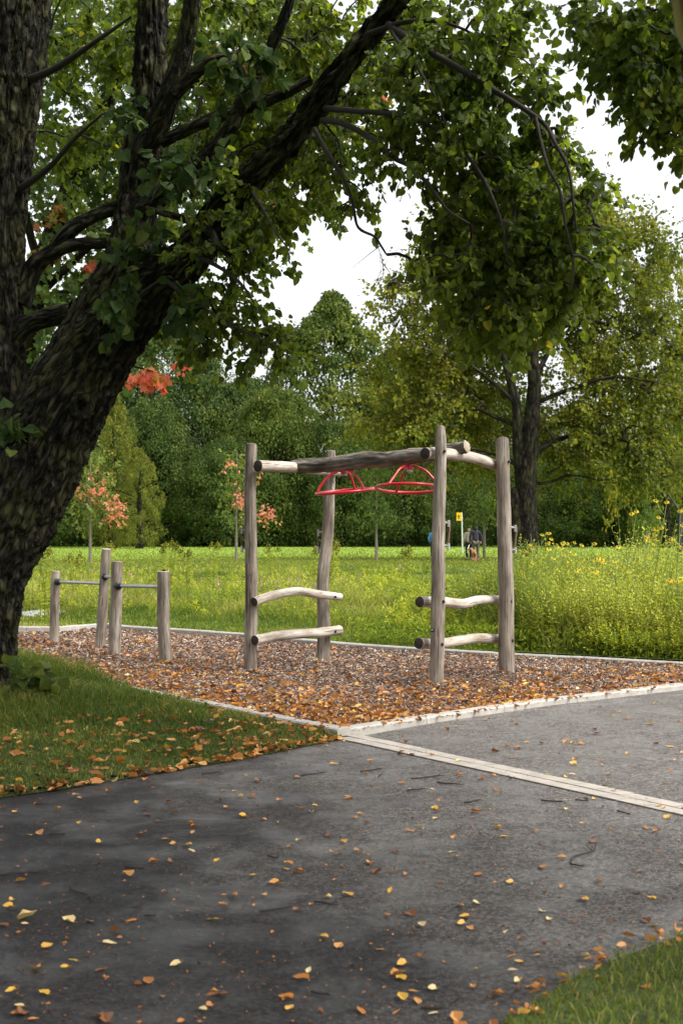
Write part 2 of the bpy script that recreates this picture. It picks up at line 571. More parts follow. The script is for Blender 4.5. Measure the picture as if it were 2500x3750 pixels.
def asphalt_mat():
    m, t, p = new_mat("damp asphalt")
    ge = N(t, "ShaderNodeNewGeometry")
    sep = N(t, "ShaderNodeSeparateXYZ"); t.links.new(ge.outputs["Position"], sep.inputs[0])

    def noise(sc, det, rough=.55, dist=0):
        no = N(t, "ShaderNodeTexNoise")
        no.inputs["Scale"].default_value = sc; no.inputs["Detail"].default_value = det
        no.inputs["Roughness"].default_value = rough; no.inputs["Distortion"].default_value = dist
        t.links.new(ge.outputs["Position"], no.inputs["Vector"])
        return no
    agg = noise(120, 3, .9)
    ag2 = noise(60, 3, .7)
    blot = noise(1.1, 5, .6, .3)
    wet = noise(2.3, 4, .55, .3)
    # dryness and painted canopy shade: noise, darker near and left, lighter right and far
    a = N(t, "ShaderNodeMath", operation='MULTIPLY_ADD'); a.inputs[1].default_value = .26; a.inputs[2].default_value = .0
    t.links.new(sep.outputs["X"], a.inputs[0])
    b = N(t, "ShaderNodeMath", operation='MULTIPLY_ADD'); b.inputs[1].default_value = .11; b.inputs[2].default_value = -.72
    t.links.new(sep.outputs["Y"], b.inputs[0])
    c = N(t, "ShaderNodeMath", operation='ADD'); t.links.new(a.outputs[0], c.inputs[0]); t.links.new(b.outputs[0], c.inputs[1])
    d = N(t, "ShaderNodeMath", operation='MULTIPLY_ADD'); d.inputs[1].default_value = 1.0
    t.links.new(blot.outputs["Fac"], d.inputs[0]); t.links.new(c.outputs[0], d.inputs[2])
    dry = N(t, "ShaderNodeMapRange"); dry.inputs["From Min"].default_value = .25; dry.inputs["From Max"].default_value = 1.05
    t.links.new(d.outputs[0], dry.inputs["Value"])
    # distance to kerb side stays damp is left to the noise
    mixc = N(t, "ShaderNodeMix", data_type='RGBA')
    t.links.new(dry.outputs[0], mixc.inputs[0])
    mixc.inputs[6].default_value = (.0125, .0115, .0112, 1)  # damp tone, taken darker to stand in for missing canopy shade
    mixc.inputs[7].default_value = (.086, .079, .072, 1)
    r = ramp(t, [(.36, (.25, .25, .25)), (.5, (.95, .95, .95)), (.64, (2.1, 2.05, 2.0))])
    t.links.new(agg.outputs["Fac"], r.inputs[0])
    mu = N(t, "ShaderNodeMix", data_type='RGBA', blend_type='MULTIPLY'); mu.inputs[0].default_value = .9
    t.links.new(mixc.outputs[2], mu.inputs[6]); t.links.new(r.outputs[0], mu.inputs[7])
    vo = N(t, "ShaderNodeTexVoronoi"); vo.inputs["Scale"].default_value = 75
    t.links.new(ge.outputs["Position"], vo.inputs["Vector"])
    sv = N(t, "ShaderNodeSeparateColor"); t.links.new(vo.outputs["Color"], sv.inputs[0])
    av = N(t, "ShaderNodeMath", operation='MULTIPLY_ADD'); av.inputs[1].default_value = .6
    t.links.new(sv.outputs[0], av.inputs[0]); t.links.new(ag2.outputs["Fac"], av.inputs[2])
    r2 = ramp(t, [(.45, (.42, .42, .42)), (.8, (1.0, 1.0, 1.0)), (1.0, (2.4, 2.35, 2.3))]); t.links.new(av.outputs[0], r2.inputs[0])
    mu2 = N(t, "ShaderNodeMix", data_type='RGBA', blend_type='MULTIPLY'); mu2.inputs[0].default_value = .8
    t.links.new(mu.outputs[2], mu2.inputs[6]); t.links.new(r2.outputs[0], mu2.inputs[7])
    t.links.new(mu2.outputs[2], p.inputs["Base Color"])
    rr = ramp(t, [(.42, (.8, .8, .8)), (.55, (.5, .5, .5)), (.68, (.26, .26, .26))])
    t.links.new(wet.outputs["Fac"], rr.inputs[0])
    t.links.new(rr.outputs[0], p.inputs["Roughness"])
    sp = ramp(t, [(.45, (.22, .22, .22)), (.66, (.6, .6, .6))]); t.links.new(wet.outputs["Fac"], sp.inputs[0])
    t.links.new(sp.outputs[0], p.inputs["Specular IOR Level"])
    bm = N(t, "ShaderNodeBump"); bm.inputs["Distance"].default_value = .004
    bs = ramp(t, [(.46, (1, 1, 1)), (.68, (.45, .45, .45))]); t.links.new(wet.outputs["Fac"], bs.inputs[0])
    t.links.new(bs.outputs[0], bm.inputs["Strength"])
    t.links.new(agg.outputs["Fac"], bm.inputs["Height"]); t.links.new(bm.outputs[0], p.inputs["Normal"])
    return m


def ground_mat(name, stops, sc=6, sc2=60, rough=.9, bump=.5):
    m, t, p = new_mat(name)
    ge = N(t, "ShaderNodeNewGeometry")
    no = N(t, "ShaderNodeTexNoise"); no.inputs["Scale"].default_value = sc; no.inputs["Detail"].default_value = 6
    no.inputs["Roughness"].default_value = .7
    t.links.new(ge.outputs["Position"], no.inputs["Vector"])
    r = ramp(t, stops); t.links.new(no.outputs["Fac"], r.inputs[0])
    n2_ = N(t, "ShaderNodeTexNoise"); n2_.inputs["Scale"].default_value = sc2; n2_.inputs["Detail"].default_value = 3
    t.links.new(ge.outputs["Position"], n2_.inputs["Vector"])
    r2 = ramp(t, [(.3, (.6, .6, .6)), (.7, (1.3, 1.3, 1.3))]); t.links.new(n2_.outputs["Fac"], r2.inputs[0])
    mu = N(t, "ShaderNodeMix", data_type='RGBA', blend_type='MULTIPLY'); mu.inputs[0].default_value = 1
    t.links.new(r.outputs[0], mu.inputs[6]); t.links.new(r2.outputs[0], mu.inputs[7])
    t.links.new(mu.outputs[2], p.inputs["Base Color"])
    p.inputs["Roughness"].default_value = rough
    p.inputs["Specular IOR Level"].default_value = .15
    b = N(t, "ShaderNodeBump"); b.inputs["Strength"].default_value = bump; b.inputs["Distance"].default_value = .02
    t.links.new(n2_.outputs["Fac"], b.inputs["Height"]); t.links.new(b.outputs[0], p.inputs["Normal"])
    return m


M['asphalt'] = asphalt_mat()
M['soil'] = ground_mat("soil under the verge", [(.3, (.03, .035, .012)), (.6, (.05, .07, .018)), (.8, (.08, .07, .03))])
M['lawn'] = ground_mat("mown lawn", [(.3, (.15, .25, .03)), (.5, (.20, .31, .04)), (.75, (.28, .37, .055))], 1.2, 25)
M['meadow_soil'] = ground_mat("meadow floor", [(.3, (.05, .09, .015)), (.5, (.10, .15, .025)), (.75, (.17, .19, .05))], 2.5, 40)
M['mulch'] = ground_mat("bark mulch bed", [(.3, (.05, .03, .02)), (.5, (.12, .075, .05)), (.75, (.24, .16, .11))], 14, 60, .9, .8)
M['concrete'] = plain("concrete kerb", (.36, .335, .295), .85, scale=9, var=.16, bump=.3)
M['paver'] = plain("sand coloured paver", (.37, .33, .28), .85, scale=7, var=.2, bump=.3)
M['joint'] = plain("dark joint", (.035, .028, .02), .95)
M['gravel'] = plain("white gravel", (.5, .49, .47), .8, scale=20, var=.3)

# chips: per-chip colour by tint
m, t, p = new_mat("bark chip")
at = N(t, "ShaderNodeAttribute", attribute_name="tint")
r = ramp(t, [(0, (.018, .010, .007)), (.35, (.085, .046, .028)), (.6, (.24, .15, .10)), (.85, (.50, .37, .28)), (1, (.68, .55, .45))])
t.links.new(at.outputs["Fac"], r.inputs[0]); t.links.new(r.outputs[0], p.inputs["Base Color"])
p.inputs["Roughness"].default_value = .8
M['chip'] = m

# ------------------------------------------------------------------ ground plan (X, Y)
G = lambda x, y: tuple(gpx(x, y)[:2])
FRONT_L = [(-5.4, 19.2), G(150, 2472), G(410, 2530), G(800, 2612), G(1235, 2700)]
FRONT_R = [G(1235, 2700), G(1600, 2646), G(2000, 2586), G(2500, 2527), (5.2, 14.9)]
BACK = [(5.2, 14.9), G(2500, 2447), G(2100, 2425), G(1700, 2405), G(1240, 2376), G(900, 2343), G(450, 2315), G(375, 2306), G(220, 2322), G(60, 2322), (-5.4, 20.9), (-5.4, 19.2)]
BED = FRONT_L[:-1] + FRONT_R[:-1] + BACK[:-1]
V_EDGE = [(-12, 3.6), (-6, 5.2), (-3.4, 6.9), G(0, 2925), G(250, 2890), G(500, 2848), G(900, 2780), G(1235, 2712)]
LOW = [(-14, -6), (-5, -.6), (-1.2, 2.2), (0.0, 3.55), G(1850, 3750), G(2150, 3562), G(2500, 3430), (3.0, 6.6), (7, 9.0), (16, 12)]


def sheet(name, poly, z, mat, label=None, kind='structure'):
    g = Geo()
    g.add([(a, b, z) for a, b in poly], [tuple(range(len(poly)))])
    o = g.build(name, mat)
    bm_fix(o)
    return tag(o, label, None, None, kind)


def bm_fix(o):
    import bmesh
    b = bmesh.new(); b.from_mesh(o.data)
    bmesh.ops.triangulate(b, faces=b.faces[:])
    bmesh.ops.recalc_face_normals(b, faces=b.faces[:])
    for f in b.faces:
        if f.normal.z < 0:
            f.normal_flip()
    b.to_mesh(o.data); b.free()


sheet("ground", [(-3000, -300), (3000, -300), (3000, 5000), (-3000, 5000)], -.03, M['meadow_soil'], "wide ground under the park")
sheet("asphalt_path", V_EDGE + FRONT_R[1:] + [(9, 18.1), (16, 24), (16, 12)] + LOW[::-1][1:] + [(-20, -8), (-20, 2)], 0.0, M['asphalt'], "damp dark asphalt path strewn with leaves")
sheet("mulch_bed", BED, .012, M['mulch'], "bed of brown bark mulch under the play equipment")


def hill_sheet(name, x0, x1, y0, y1, step, inside, zf, mat, label):
    xs = np.arange(x0, x1 + step, step); ys = np.arange(y0, y1 + step, step)
    X, Y = np.meshgrid(xs, ys)
    k = inside((X[:-1, :-1] + step / 2).ravel(), (Y[:-1, :-1] + step / 2).ravel())
    idx = np.arange(X.size).reshape(X.shape)
    F = np.stack([idx[:-1, :-1], idx[:-1, 1:], idx[1:, 1:], idx[1:, :-1]], -1).reshape(-1, 4)[k]
    g = Geo()
    Z = zf(X.ravel(), Y.ravel())
    g.add(np.stack([X.ravel(), Y.ravel(), Z], 1), F)
    o = g.build(name, mat, smooth=True)
    return tag(o, label, None, None, 'structure')


VERGE = V_EDGE[::-1] + [(-14, 3), (-14, 19.2)] + FRONT_L[:-1]
VERGE = [p_ for p_ in V_EDGE] + FRONT_L[::-1] + [(-12, 19.2)]


def verge_z(X, Y):
    d = dist_poly(X, Y, V_EDGE); d2 = dist_poly(X, Y, FRONT_L)
    e = np.minimum(d, d2)
    tr = np.exp(-((X + 3.0) ** 2 + (Y - 12) ** 2) / 1.6)
    return .006 + .04 * np.clip(e / .5, 0, 1) + .05 * tr + .02 * n2(X, Y, 2.0, 4) * np.clip(e / .5, 0, 1) + .07 * np.clip((Y - 13.0) / 1.2, 0, 1)


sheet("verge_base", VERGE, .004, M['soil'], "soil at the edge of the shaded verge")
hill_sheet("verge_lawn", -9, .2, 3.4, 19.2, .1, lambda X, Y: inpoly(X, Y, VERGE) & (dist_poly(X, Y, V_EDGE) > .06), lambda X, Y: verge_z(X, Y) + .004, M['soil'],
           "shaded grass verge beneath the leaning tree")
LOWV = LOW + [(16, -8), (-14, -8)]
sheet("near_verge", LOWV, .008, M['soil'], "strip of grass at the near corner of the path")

BK = BACK[::-1]


def outward(line, d):
    P = np.array(line, float)
    T = unit(np.gradient(P, axis=0))
    n = np.stack([-T[:, 1], T[:, 0]], 1)
    return P + n * d


_bo = outward(BACK[:-1], -.13)
if _bo[3][1] < BACK[3][1]:
    _bo = outward(BACK[:-1], .13)
MEADOW = [(9, 18.1)] + [tuple(q) for q in _bo] + [(-14, 20.9), (-14, 19.2), (-60, 19.2), (-90, 160), (-140, 420), (140, 420), (90, 120), (16, 24)]
sheet("meadow_ground", MEADOW, .075, M['meadow_soil'], "ground of the wildflower meadow behind the kerb")
LAWN = [(-45, 74), (-20, 72), (0, 76), (12, 80), (30, 76), (55, 76), (140, 400), (-140, 400)]
sheet("far_lawn", LAWN, .09, M['lawn'], "bright mown lawn in front of the wood")


def kerb(g, line, top0, top1, wid, side, seg=1.0, seed=0):
    """kerb stones along a polyline; separated by thin joints"""
    P = np.array(line, float)
    L = np.concatenate([[0], np.cumsum(np.linalg.norm(np.diff(P, axis=0), axis=1))])
    s = 0; k = 0
    tot = L[-1]
    cuts = list(np.arange(0, tot, seg)) + [tot]
    for a, b in zip(cuts[:-1], cuts[1:]):
        if b - a < .05: continue
        ss = np.array(sorted({a + .003, b - .003, *[l for l in L if a + .01 < l < b - .01]}))
        C = np.stack([np.interp(ss, L, P[:, 0]), np.interp(ss, L, P[:, 1])], 1)
        Tn = unit(np.gradient(C, axis=0))
        nn = np.stack([-Tn[:, 1], Tn[:, 0]], 1) * side
        hz = top0 + (top1 - top0) * ss / tot + random.uniform(-.003, .003)
        prof = [(0, -.12), (0, -.012), (.012, 0), (wid - .012, 0), (wid, -.012), (wid, -.12)]
        V = []
        for i in range(len(ss)):
            for (o, z) in prof:
                q = C[i] + nn[i] * o
                V.append((q[0], q[1], hz[i] + z))
        n = len(prof)
        F = []
        for i in range(len(ss) - 1):
            for j in range(n - 1):
                F.append((i * n + j, i * n + j + 1, (i + 1) * n + j + 1, (i + 1) * n + j))
        F.append(tuple(range(n))); F.append(tuple(reversed(range((len(ss) - 1) * n, len(ss) * n))))
        g.add(V, F)


g = Geo()
kerb(g, FRONT_L, .06, .055, .13, 1)
kerb(g, FRONT_R, .055, .05, .13, 1)
kerb(g, BACK, .05, .115, .12, -1)
ko = g.build("kerb", M['concrete'])
import bmesh
b_ = bmesh.new(); b_.from_mesh(ko.data); bmesh.ops.recalc_face_normals(b_, faces=b_.faces[:]); b_.to_mesh(ko.data); b_.free()
tag(ko, "pale concrete kerb edging the mulch bed", None, None, 'structure')

# paver strip: two rows of pale stones set flush in the asphalt
g = Geo()
S0, S1 = np.array(G(1330, 2697)), np.array(G(2500, 2948))
S2, S3 = np.array(G(1258, 2712)), np.array(G(2500, 3008))
dS = unit(S1 - S0); nS = np.array((dS[1], -dS[0]))
LS = 7.5
gb = Geo()
for rowi in range(2):
    s = -.1 + rowi * .09
    o_ = S0 + nS * (-.004 + rowi * .122)
    while s < LS:
        ln_ = .205
        c0 = o_ + dS * (s + .005); c1 = o_ + dS * (s + ln_ - .005)
        w_ = nS * .108
        z = .006 + random.uniform(-.001, .0015)
        tn = random.random()
        q = [c0, c1, c1 + w_, c0 + w_]
        # clip the first stones under the kerb
        g.add([(a[0], a[1], z) for a in q] + [(a[0], a[1], -.02) for a in q],
              [(3, 2, 1, 0), (0, 1, 5, 4), (1, 2, 6, 5), (2, 3, 7, 6), (3, 0, 4, 7)], tn)
        s += ln_
po = g.build("paver_strip", M['paver'])
b_ = bmesh.new(); b_.from_mesh(po.data); bmesh.ops.recalc_face_normals(b_, faces=b_.faces[:]); b_.to_mesh(po.data); b_.free()
tag(po, "double row of pale paving stones crossing the asphalt", None, None, 'structure')
q0 = S0 - dS * .08 - nS * .016; q1 = S0 + dS * LS - nS * .016
sheet("paver_joint", [tuple(q0), tuple(q1), tuple(q1 + nS * .254), tuple(q0 + nS * .254)], .003, M['joint'], "dark sand in the joints of the paving strip")

# ------------------------------------------------------------------ log climbing frame
ZA, ZB, ZC, ZD = 14.88, 15.94, 13.59, 14.6
NRM = np.array((.82, -.57, 0))


def logpx(g, pts, Zs, dia, seed, **kw):
    P = [px(x, y, z) for (x, y), z in zip(pts, Zs)]
    R = [d / 2 * z / FPX for d, z in zip(dia, Zs)]
    return tube(g, P, R, seed=seed, **kw)


frame = thing("climbing_frame", "tall log climbing frame of four grey posts with two red spinning wheels under its beam", "climbing frame",
              tuple(gpx(1390, 2480)))
FO = np.array(frame.location)


def part(g, name, mats, parent, smooth=True, label=None):
    """part built in world coordinates under a root Empty that is only translated"""
    root = parent
    off = np.zeros(3)
    q = parent
    while q is not None:
        off += np.array(q.location)
        q = q.parent
    for i in range(len(g.v)):
        g.v[i] = g.v[i] - off
    o = g.build(name, mats, parent, smooth)
    if label:
        o["label"] = label
    return o


def disc_cap(p0, axis, r, h, mat, parent, name="bolt_cap", segs=12):
    g = Geo()
    p0 = np.asarray(p0, float); axis = unit(np.asarray(axis, float))
    tube(g, [p0 - axis * h * .3, p0 + axis * h], [r, r * .92], segs=segs, n=3)
    return part(g, name, mat, parent)


posts = {}
for nm, pts, Z, dia, seed, slant, flat in (
        ('A', [(920, 1632), (916, 1800), (919, 2000), (921, 2200), (917, 2350), (918, 2480)], ZA, (43, 44, 45, 47, 47, 49), 1, .35, .35),
        ('B', [(1211, 1652), (1205, 1800), (1200, 1950), (1182, 2130), (1186, 2300), (1183, 2444)], ZB, (33, 40, 42, 44, 46, 49), 2, .1, .8),
        ('C', [(1613, 1568), (1614, 1640), (1609, 1800), (1604, 2000), (1603, 2250), (1597, 2532)], ZC, (33, 42, 46, 49, 52, 51), 3, .6, .1),
        ('D', [(1838, 1615), (1842, 1750), (1846, 1950), (1852, 2150), (1853, 2330), (1857, 2492)], ZD, (48, 50, 52, 56, 57, 60), 4, .6, .1)):
    g = Geo()
    pts = pts[::-1]; dia = dia[::-1]
    logpx(g, pts, [Z] * len(pts), dia, seed, segs=28, n=60, lump=.05, rough=.004, capmat=1, slant=slant, flat=flat)
    posts[nm] = part(g, "post", [M['post'], M['cut']], frame)

rails = {}
for nm, pts, z0, z1, dia, seed in (
        ('AB1', [(930, 2204), (1000, 2181), (1085, 2165), (1160, 2176), (1245, 2186)], 14.72, 15.86, (33, 34, 30, 30, 26), 11),
        ('AB2', [(932, 2345), (1010, 2330), (1090, 2322), (1160, 2318), (1243, 2308)], 14.72, 15.86, (37, 37, 35, 35, 36), 12),
        ('CD1', [(1536, 2205), (1620, 2205), (1690, 2212), (1750, 2198), (1838, 2198)], 13.62, 14.82, (39, 38, 38, 33, 33), 13),
        ('CD2', [(1532, 2356), (1610, 2358), (1690, 2345), (1750, 2338), (1838, 2342)], 13.62, 14.82, (41, 38, 38, 36, 34), 14)):
    g = Geo()
    Zs = np.interp([p_[0] for p_ in pts], [pts[0][0], pts[-1][0]], [z0, z1])
    logpx(g, pts, Zs, dia, seed, segs=20, n=44, lump=.09, rough=.003, capmat=1)
    rails[nm] = part(g, "rail", [M['rail'], M['cut_dark']], frame)
cross = []
for pts, z0, z1, dia, seed in (
        ([(944, 1706), (1080, 1712), (1160, 1722), (1243, 1730)], 14.70, 15.86, (43, 38, 34, 29), 21),
        ([(1556, 1660), (1640, 1662), (1730, 1676), (1840, 1712)], 13.60, 14.85, (42, 42, 40, 40), 22)):
    g = Geo()
    Zs = np.interp([p_[0] for p_ in pts], [pts[0][0], pts[-1][0]], [z0, z1])
    logpx(g, pts, Zs, dia, seed, segs=20, n=44, lump=.07, rough=.003, capmat=1)
    cross.append(part(g, "crossbeam", [M['rail'], M['cut_dark']], frame))
g = Geo()
bp = [(1078, 1706), (1200, 1702), (1330, 1686), (1450, 1676), (1560, 1664), (1640, 1648), (1708, 1634)]
bZ = np.interp([p_[0] for p_ in bp], [1078, 1708], [15.28, 14.02])
logpx(g, bp, bZ, (50, 50, 56, 56, 48, 44, 40), 31, segs=32, n=130, lump=.26, rough=.028, capmat=1)
beam = part(g, "top_beam", [M['beam'], M['cut']], frame, label="rough dark grey beam carrying the red wheels")

for (x, y, Z, par, r) in ((961, 2198, 14.86, rails['AB1'], .014), (1227, 2186, 15.78, rails['AB1'], .014),
                          (963, 2340, 14.86, rails['AB2'], .015), (1227, 2313, 15.78, rails['AB2'], .015),
                          (972, 1704, 14.86, cross[0], .015),
                          (1623, 2203, ZC, posts['C'], .015), (1618, 2360, ZC, posts['C'], .016), (1627, 1652, ZC, posts['C'], .013),
                          (1870, 2202, ZD, posts['D'], .016), (1875, 2346, ZD, posts['D'], .017), (1863, 1690, ZD, posts['D'], .015),
                          (916, 2104, ZA, posts['A'], .008)):
    pr = 24 if par in (posts['C'], posts['D']) else 16
    rad = pr * Z / FPX
    off = .5 if par in (posts['C'], posts['D']) else .86
    c = px(x, y, Z - rad * off - .02)
    disc_cap(c, NRM if x not in (916,) else (0, -1, 0), r, .012, M['black'], par)
kb = disc_cap(px(1583, 2308, ZC - .062), (-.35, -.93, 0), .019, .016, M['black'], posts['C'], "bolt_cap")
disc_cap(px(1581, 2308, ZC - .084), (-.35, -.93, 0), .009, .006, M['silver'], posts['C'], "bolt")


def ring_pts(c, R, ex, ey, n=48):
    th = np.linspace(0, 2 * np.pi, n, endpoint=False)
    return c + R * (np.cos(th)[:, None] * ex + np.sin(th)[:, None] * ey)


def torus(g, c, R, r, ex, ey, n=56, s=10):
    th = np.linspace(0, 2 * np.pi, n, endpoint=False); ph = np.linspace(0, 2 * np.pi, s, endpoint=False)
    ez = np.cross(ex, ey)
    d = np.cos(th)[:, None] * ex + np.sin(th)[:, None] * ey
    V = c + (R + r * np.cos(ph))[None, :, None] * d[:, None, :] + r * np.sin(ph)[None, :, None] * ez
    idx = np.arange(n * s).reshape(n, s)
    F = np.stack([idx, np.roll(idx, -1, 0), np.roll(np.roll(idx, -1, 0), -1, 1), np.roll(idx, -1, 1)], -1).reshape(-1, 4)
    g.add(V.reshape(-1, 3), F)


for hx, hy, cx_, cy_, Z, rol, pit, a0, R in ((1259, 1722, 1264, 1799, 14.92, 5.2, 3.5, 70, .305), (1500, 1708, 1497, 1788, 14.44, -1.0, -6.2, 110, .335)):
    hub = px(hx, hy, Z); cen = px(cx_, cy_, Z)
    ra, pa = math.radians(rol), math.radians(pit)
    ex = np.array((math.cos(ra), 0, math.sin(ra)))
    ey = np.array((0, math.cos(pa), math.sin(pa))); ey = unit(ey - ex * ex.dot(ey))
    up = np.cross(ex, ey)
    g = Geo(); torus(g, cen, R, .0168, ex, ey)
    wheel = part(g, "spinner_wheel", M['red'], frame)
    for k in range(3):
        a = math.radians(a0 + 120 * k)
        d = math.cos(a) * ex + math.sin(a) * ey
        g = Geo()
        e = cen + d * R
        hgt = hub - cen
        P = [hub + d * .03 + up * .01, cen + d * .16 + hgt * .80, cen + d * .25 + hgt * .40, e]
        tube(g, P, [.0125] * 4, segs=8, n=16)
        part(g, "spoke", M['red'], wheel)
    g = Geo(); tube(g, [hub - up * .035, hub + up * .035], [.039, .036], segs=18, n=4)
    part(g, "hub", M['red'], wheel)
    g = Geo(); tube(g, [hub - up * .058, hub - up * .037], [.030, .033], segs=18, n=3)
    part(g, "hub_cap", M['silver'], wheel)
    g = Geo(); tube(g, [hub + up * .037, hub + up * .09], [.043, .043], segs=18, n=3)
    part(g, "mounting_block", M['black'], wheel)

for x, y0, y1, Z, sgn, par in ((1640, 1910, 2000, ZC + .02, 1, posts['C']), (1884, 1928, 2015, ZD + .02, 1, posts['D']),
                               (887, 1935, 2010, ZA + .03, -1, posts['A']), (1167, 1945, 2012, ZB + .03, -1, posts['B'])):
    s_ = FPX / Z
    g = Geo()
    xa = x - sgn * 14
    P = [px(xa, y0 + 4, Z), px(x + sgn * 2, y0, Z), px(x + sgn * 6, y0 + 10, Z), px(x + sgn * 3, (y0 + y1) / 2, Z), px(x - sgn * 1, y1 - 12, Z), px(xa, y1, Z)]
    tube(g, P, [.011, .012, .012, .011, .012, .012], segs=10, n=26)
    h = part(g, "grip_handle", M['rope'], par)
    for yy in (y0 + 3, y1 - 3):
        g = Geo()
        tube(g, [px(xa - sgn * 4, yy, Z), px(x + sgn * 3, yy + 2, Z)], [.014, .013], segs=10, n=4)
        tube(g, [px(x + sgn * 2, yy - 8, Z), px(x + sgn * 2, yy + 16, Z)], [.013, .014], segs=10, n=4)
        part(g, "bracket", M['silver'], h)

# ------------------------------------------------------------------ low exercise bars
bars = thing("exercise_bars", "four short log posts joined by three steel bars in the mulch bed", "exercise bars",
             tuple(gpx(420, 2400)))
bpost = []
for pts, Z, dia, seed, sl in (
        ([(205, 2092), (200, 2200), (199, 2300), (200, 2362)], 19.05, (31, 33, 33, 34), 41, 0),
        ([(390, 2011), (384, 2090), (378, 2200), (371, 2300), (367, 2382)], 18.17, (33, 33, 36, 37, 38), 42, -.1),
        ([(430, 2060), (427, 2150), (423, 2250), (420, 2350), (418, 2408)], 17.08, (43, 43, 46, 45, 44), 43, .2),
        ([(598, 2094), (599, 2180), (599, 2280), (605, 2370), (610, 2430)], 16.3, (45, 44, 46, 48, 45), 44, 0)):
    g = Geo()
    logpx(g, pts[::-1], [Z] * len(pts), dia[::-1], seed, segs=24, n=40, lump=.1, rough=.004, capmat=1, slant=sl)
    bpost.append(part(g, "post", [M['post'], M['cut']], bars))
for (p0, p1, pa, pb) in (((214, 2131, 18.98), (372, 2137, 18.2), 0, 1), ((386, 2112, 18.08), (428, 2114, 17.12), 1, 2), ((436, 2146, 17.0), (597, 2149, 16.32), 2, 3)):
    a_, b_v = px(*p0), px(*p1)
    g = Geo(); tube(g, [a_, b_v], [.021, .021], segs=12, n=4)
    bo = part(g, "steel_bar", M['steel'], bars)
    d = unit(b_v - a_)
    for e, s in ((a_, 1),):
        g = Geo()
        tube(g, [e - d * .035, e + d * .005], [.047, .045], segs=14, n=3)
        tube(g, [e + d * .005, e + d * .05], [.033, .028], segs=14, n=3)
        part(g, "collar", M['black'], bo)
disc_cap(px(600, 2094, 16.3) + np.array((0, 0, .01)), (0, 0, 1), .02, .015, M['black'], bpost[3], "bolt_cap")

# ------------------------------------------------------------------ trees: generic growth from a traced skeleton
def blob_points(blobs, spray=1, gap=.1):
    out, nb = [], []
    for k, (x, y, Z, rx, ry, rz, n) in enumerate(blobs):
        m = max(1, n // spray)
        d = rdir(m) * rng.random((m, 1)) ** (1 / 2.4)
        c = pxa(x + d[:, 0] * rx, y - d[:, 2] * ry, Z + d[:, 1] * rz)
        if spray > 1:       # each spray is a short drooping fan of leafy twigs
            a = unit(rdir(m) * np.array((1, 1, .35)) + d * .5 + np.array((0, 0, -.25)))
            k_ = np.arange(n) % m; step = (np.arange(n) // m)
            c = c[k_] + a[k_] * (step * gap)[:, None] + rdir(n) * gap * .45 - np.array((0, 0, 1.0)) * (step[:, None] ** 2) * gap * .05
        out.append(c)
        nb += [k] * n
    return np.concatenate(out), np.array(nb)


def to_px(P):
    d = P - np.array((0, 0, EYE))
    fwd = d[:, 1] * CP + d[:, 2] * SP
    return 1250 + FPX * d[:, 0] / fwd, 1875 - FPX * (d[:, 2] * CP - d[:, 1] * SP) / fwd


def prune(pts, outline, mx=0, my=0):
    """cut back sprays that hang outside the crown's outline (a polygon as seen from the path)"""
    x, y = to_px(pts)
    k = inpoly(x, y, outline)
    j = rng.uniform(.1, 1.35, len(x))
    mx = mx * j; my = my * j
    for ox, oy in ((mx, 0), (-mx, 0), (0, my), (mx * .7, my * .7), (-mx * .7, my * .7)):
        k &= inpoly(x + ox, y + oy, outline)
    return k


def grow(nodes, pts, r0=.0022):
    """attach every cluster point to its nearest neighbour already on the tree"""
    nodes = np.asarray(nodes)
    n0 = len(nodes)
    # order by distance to skeleton
    d = np.empty(len(pts)); 
    for i in range(0, len(pts), 500):
        dd = np.linalg.norm(pts[i:i + 500, None, :] - nodes[None], axis=2)
        d[i:i + 500] = dd.min(1)
    order = np.argsort(d)
    allp = np.vstack([nodes, np.zeros_like(pts)])
    depth = np.zeros(len(allp))
    parent = np.full(len(pts), -1)
    m = n0
    idx_of = np.zeros(len(pts), int)
    for o in order:
        dd = np.linalg.norm(allp[:m] - pts[o], axis=1) * (1 + .03 * depth[:m]) + (np.arange(m) < n0) * -.02
        j = int(np.argmin(dd))
        parent[o] = j
        allp[m] = pts[o]; depth[m] = depth[j] + 1
        idx_of[o] = m
        m += 1
    cnt = np.ones(len(allp))
    for o in order[::-1]:
        cnt[parent[o]] += cnt[idx_of[o]]
    pp = allp[parent]
    return pp, cnt[idx_of], np.maximum(cnt[parent], 1) * (parent >= n0) + (parent < n0) * (cnt[idx_of] * 1.1)


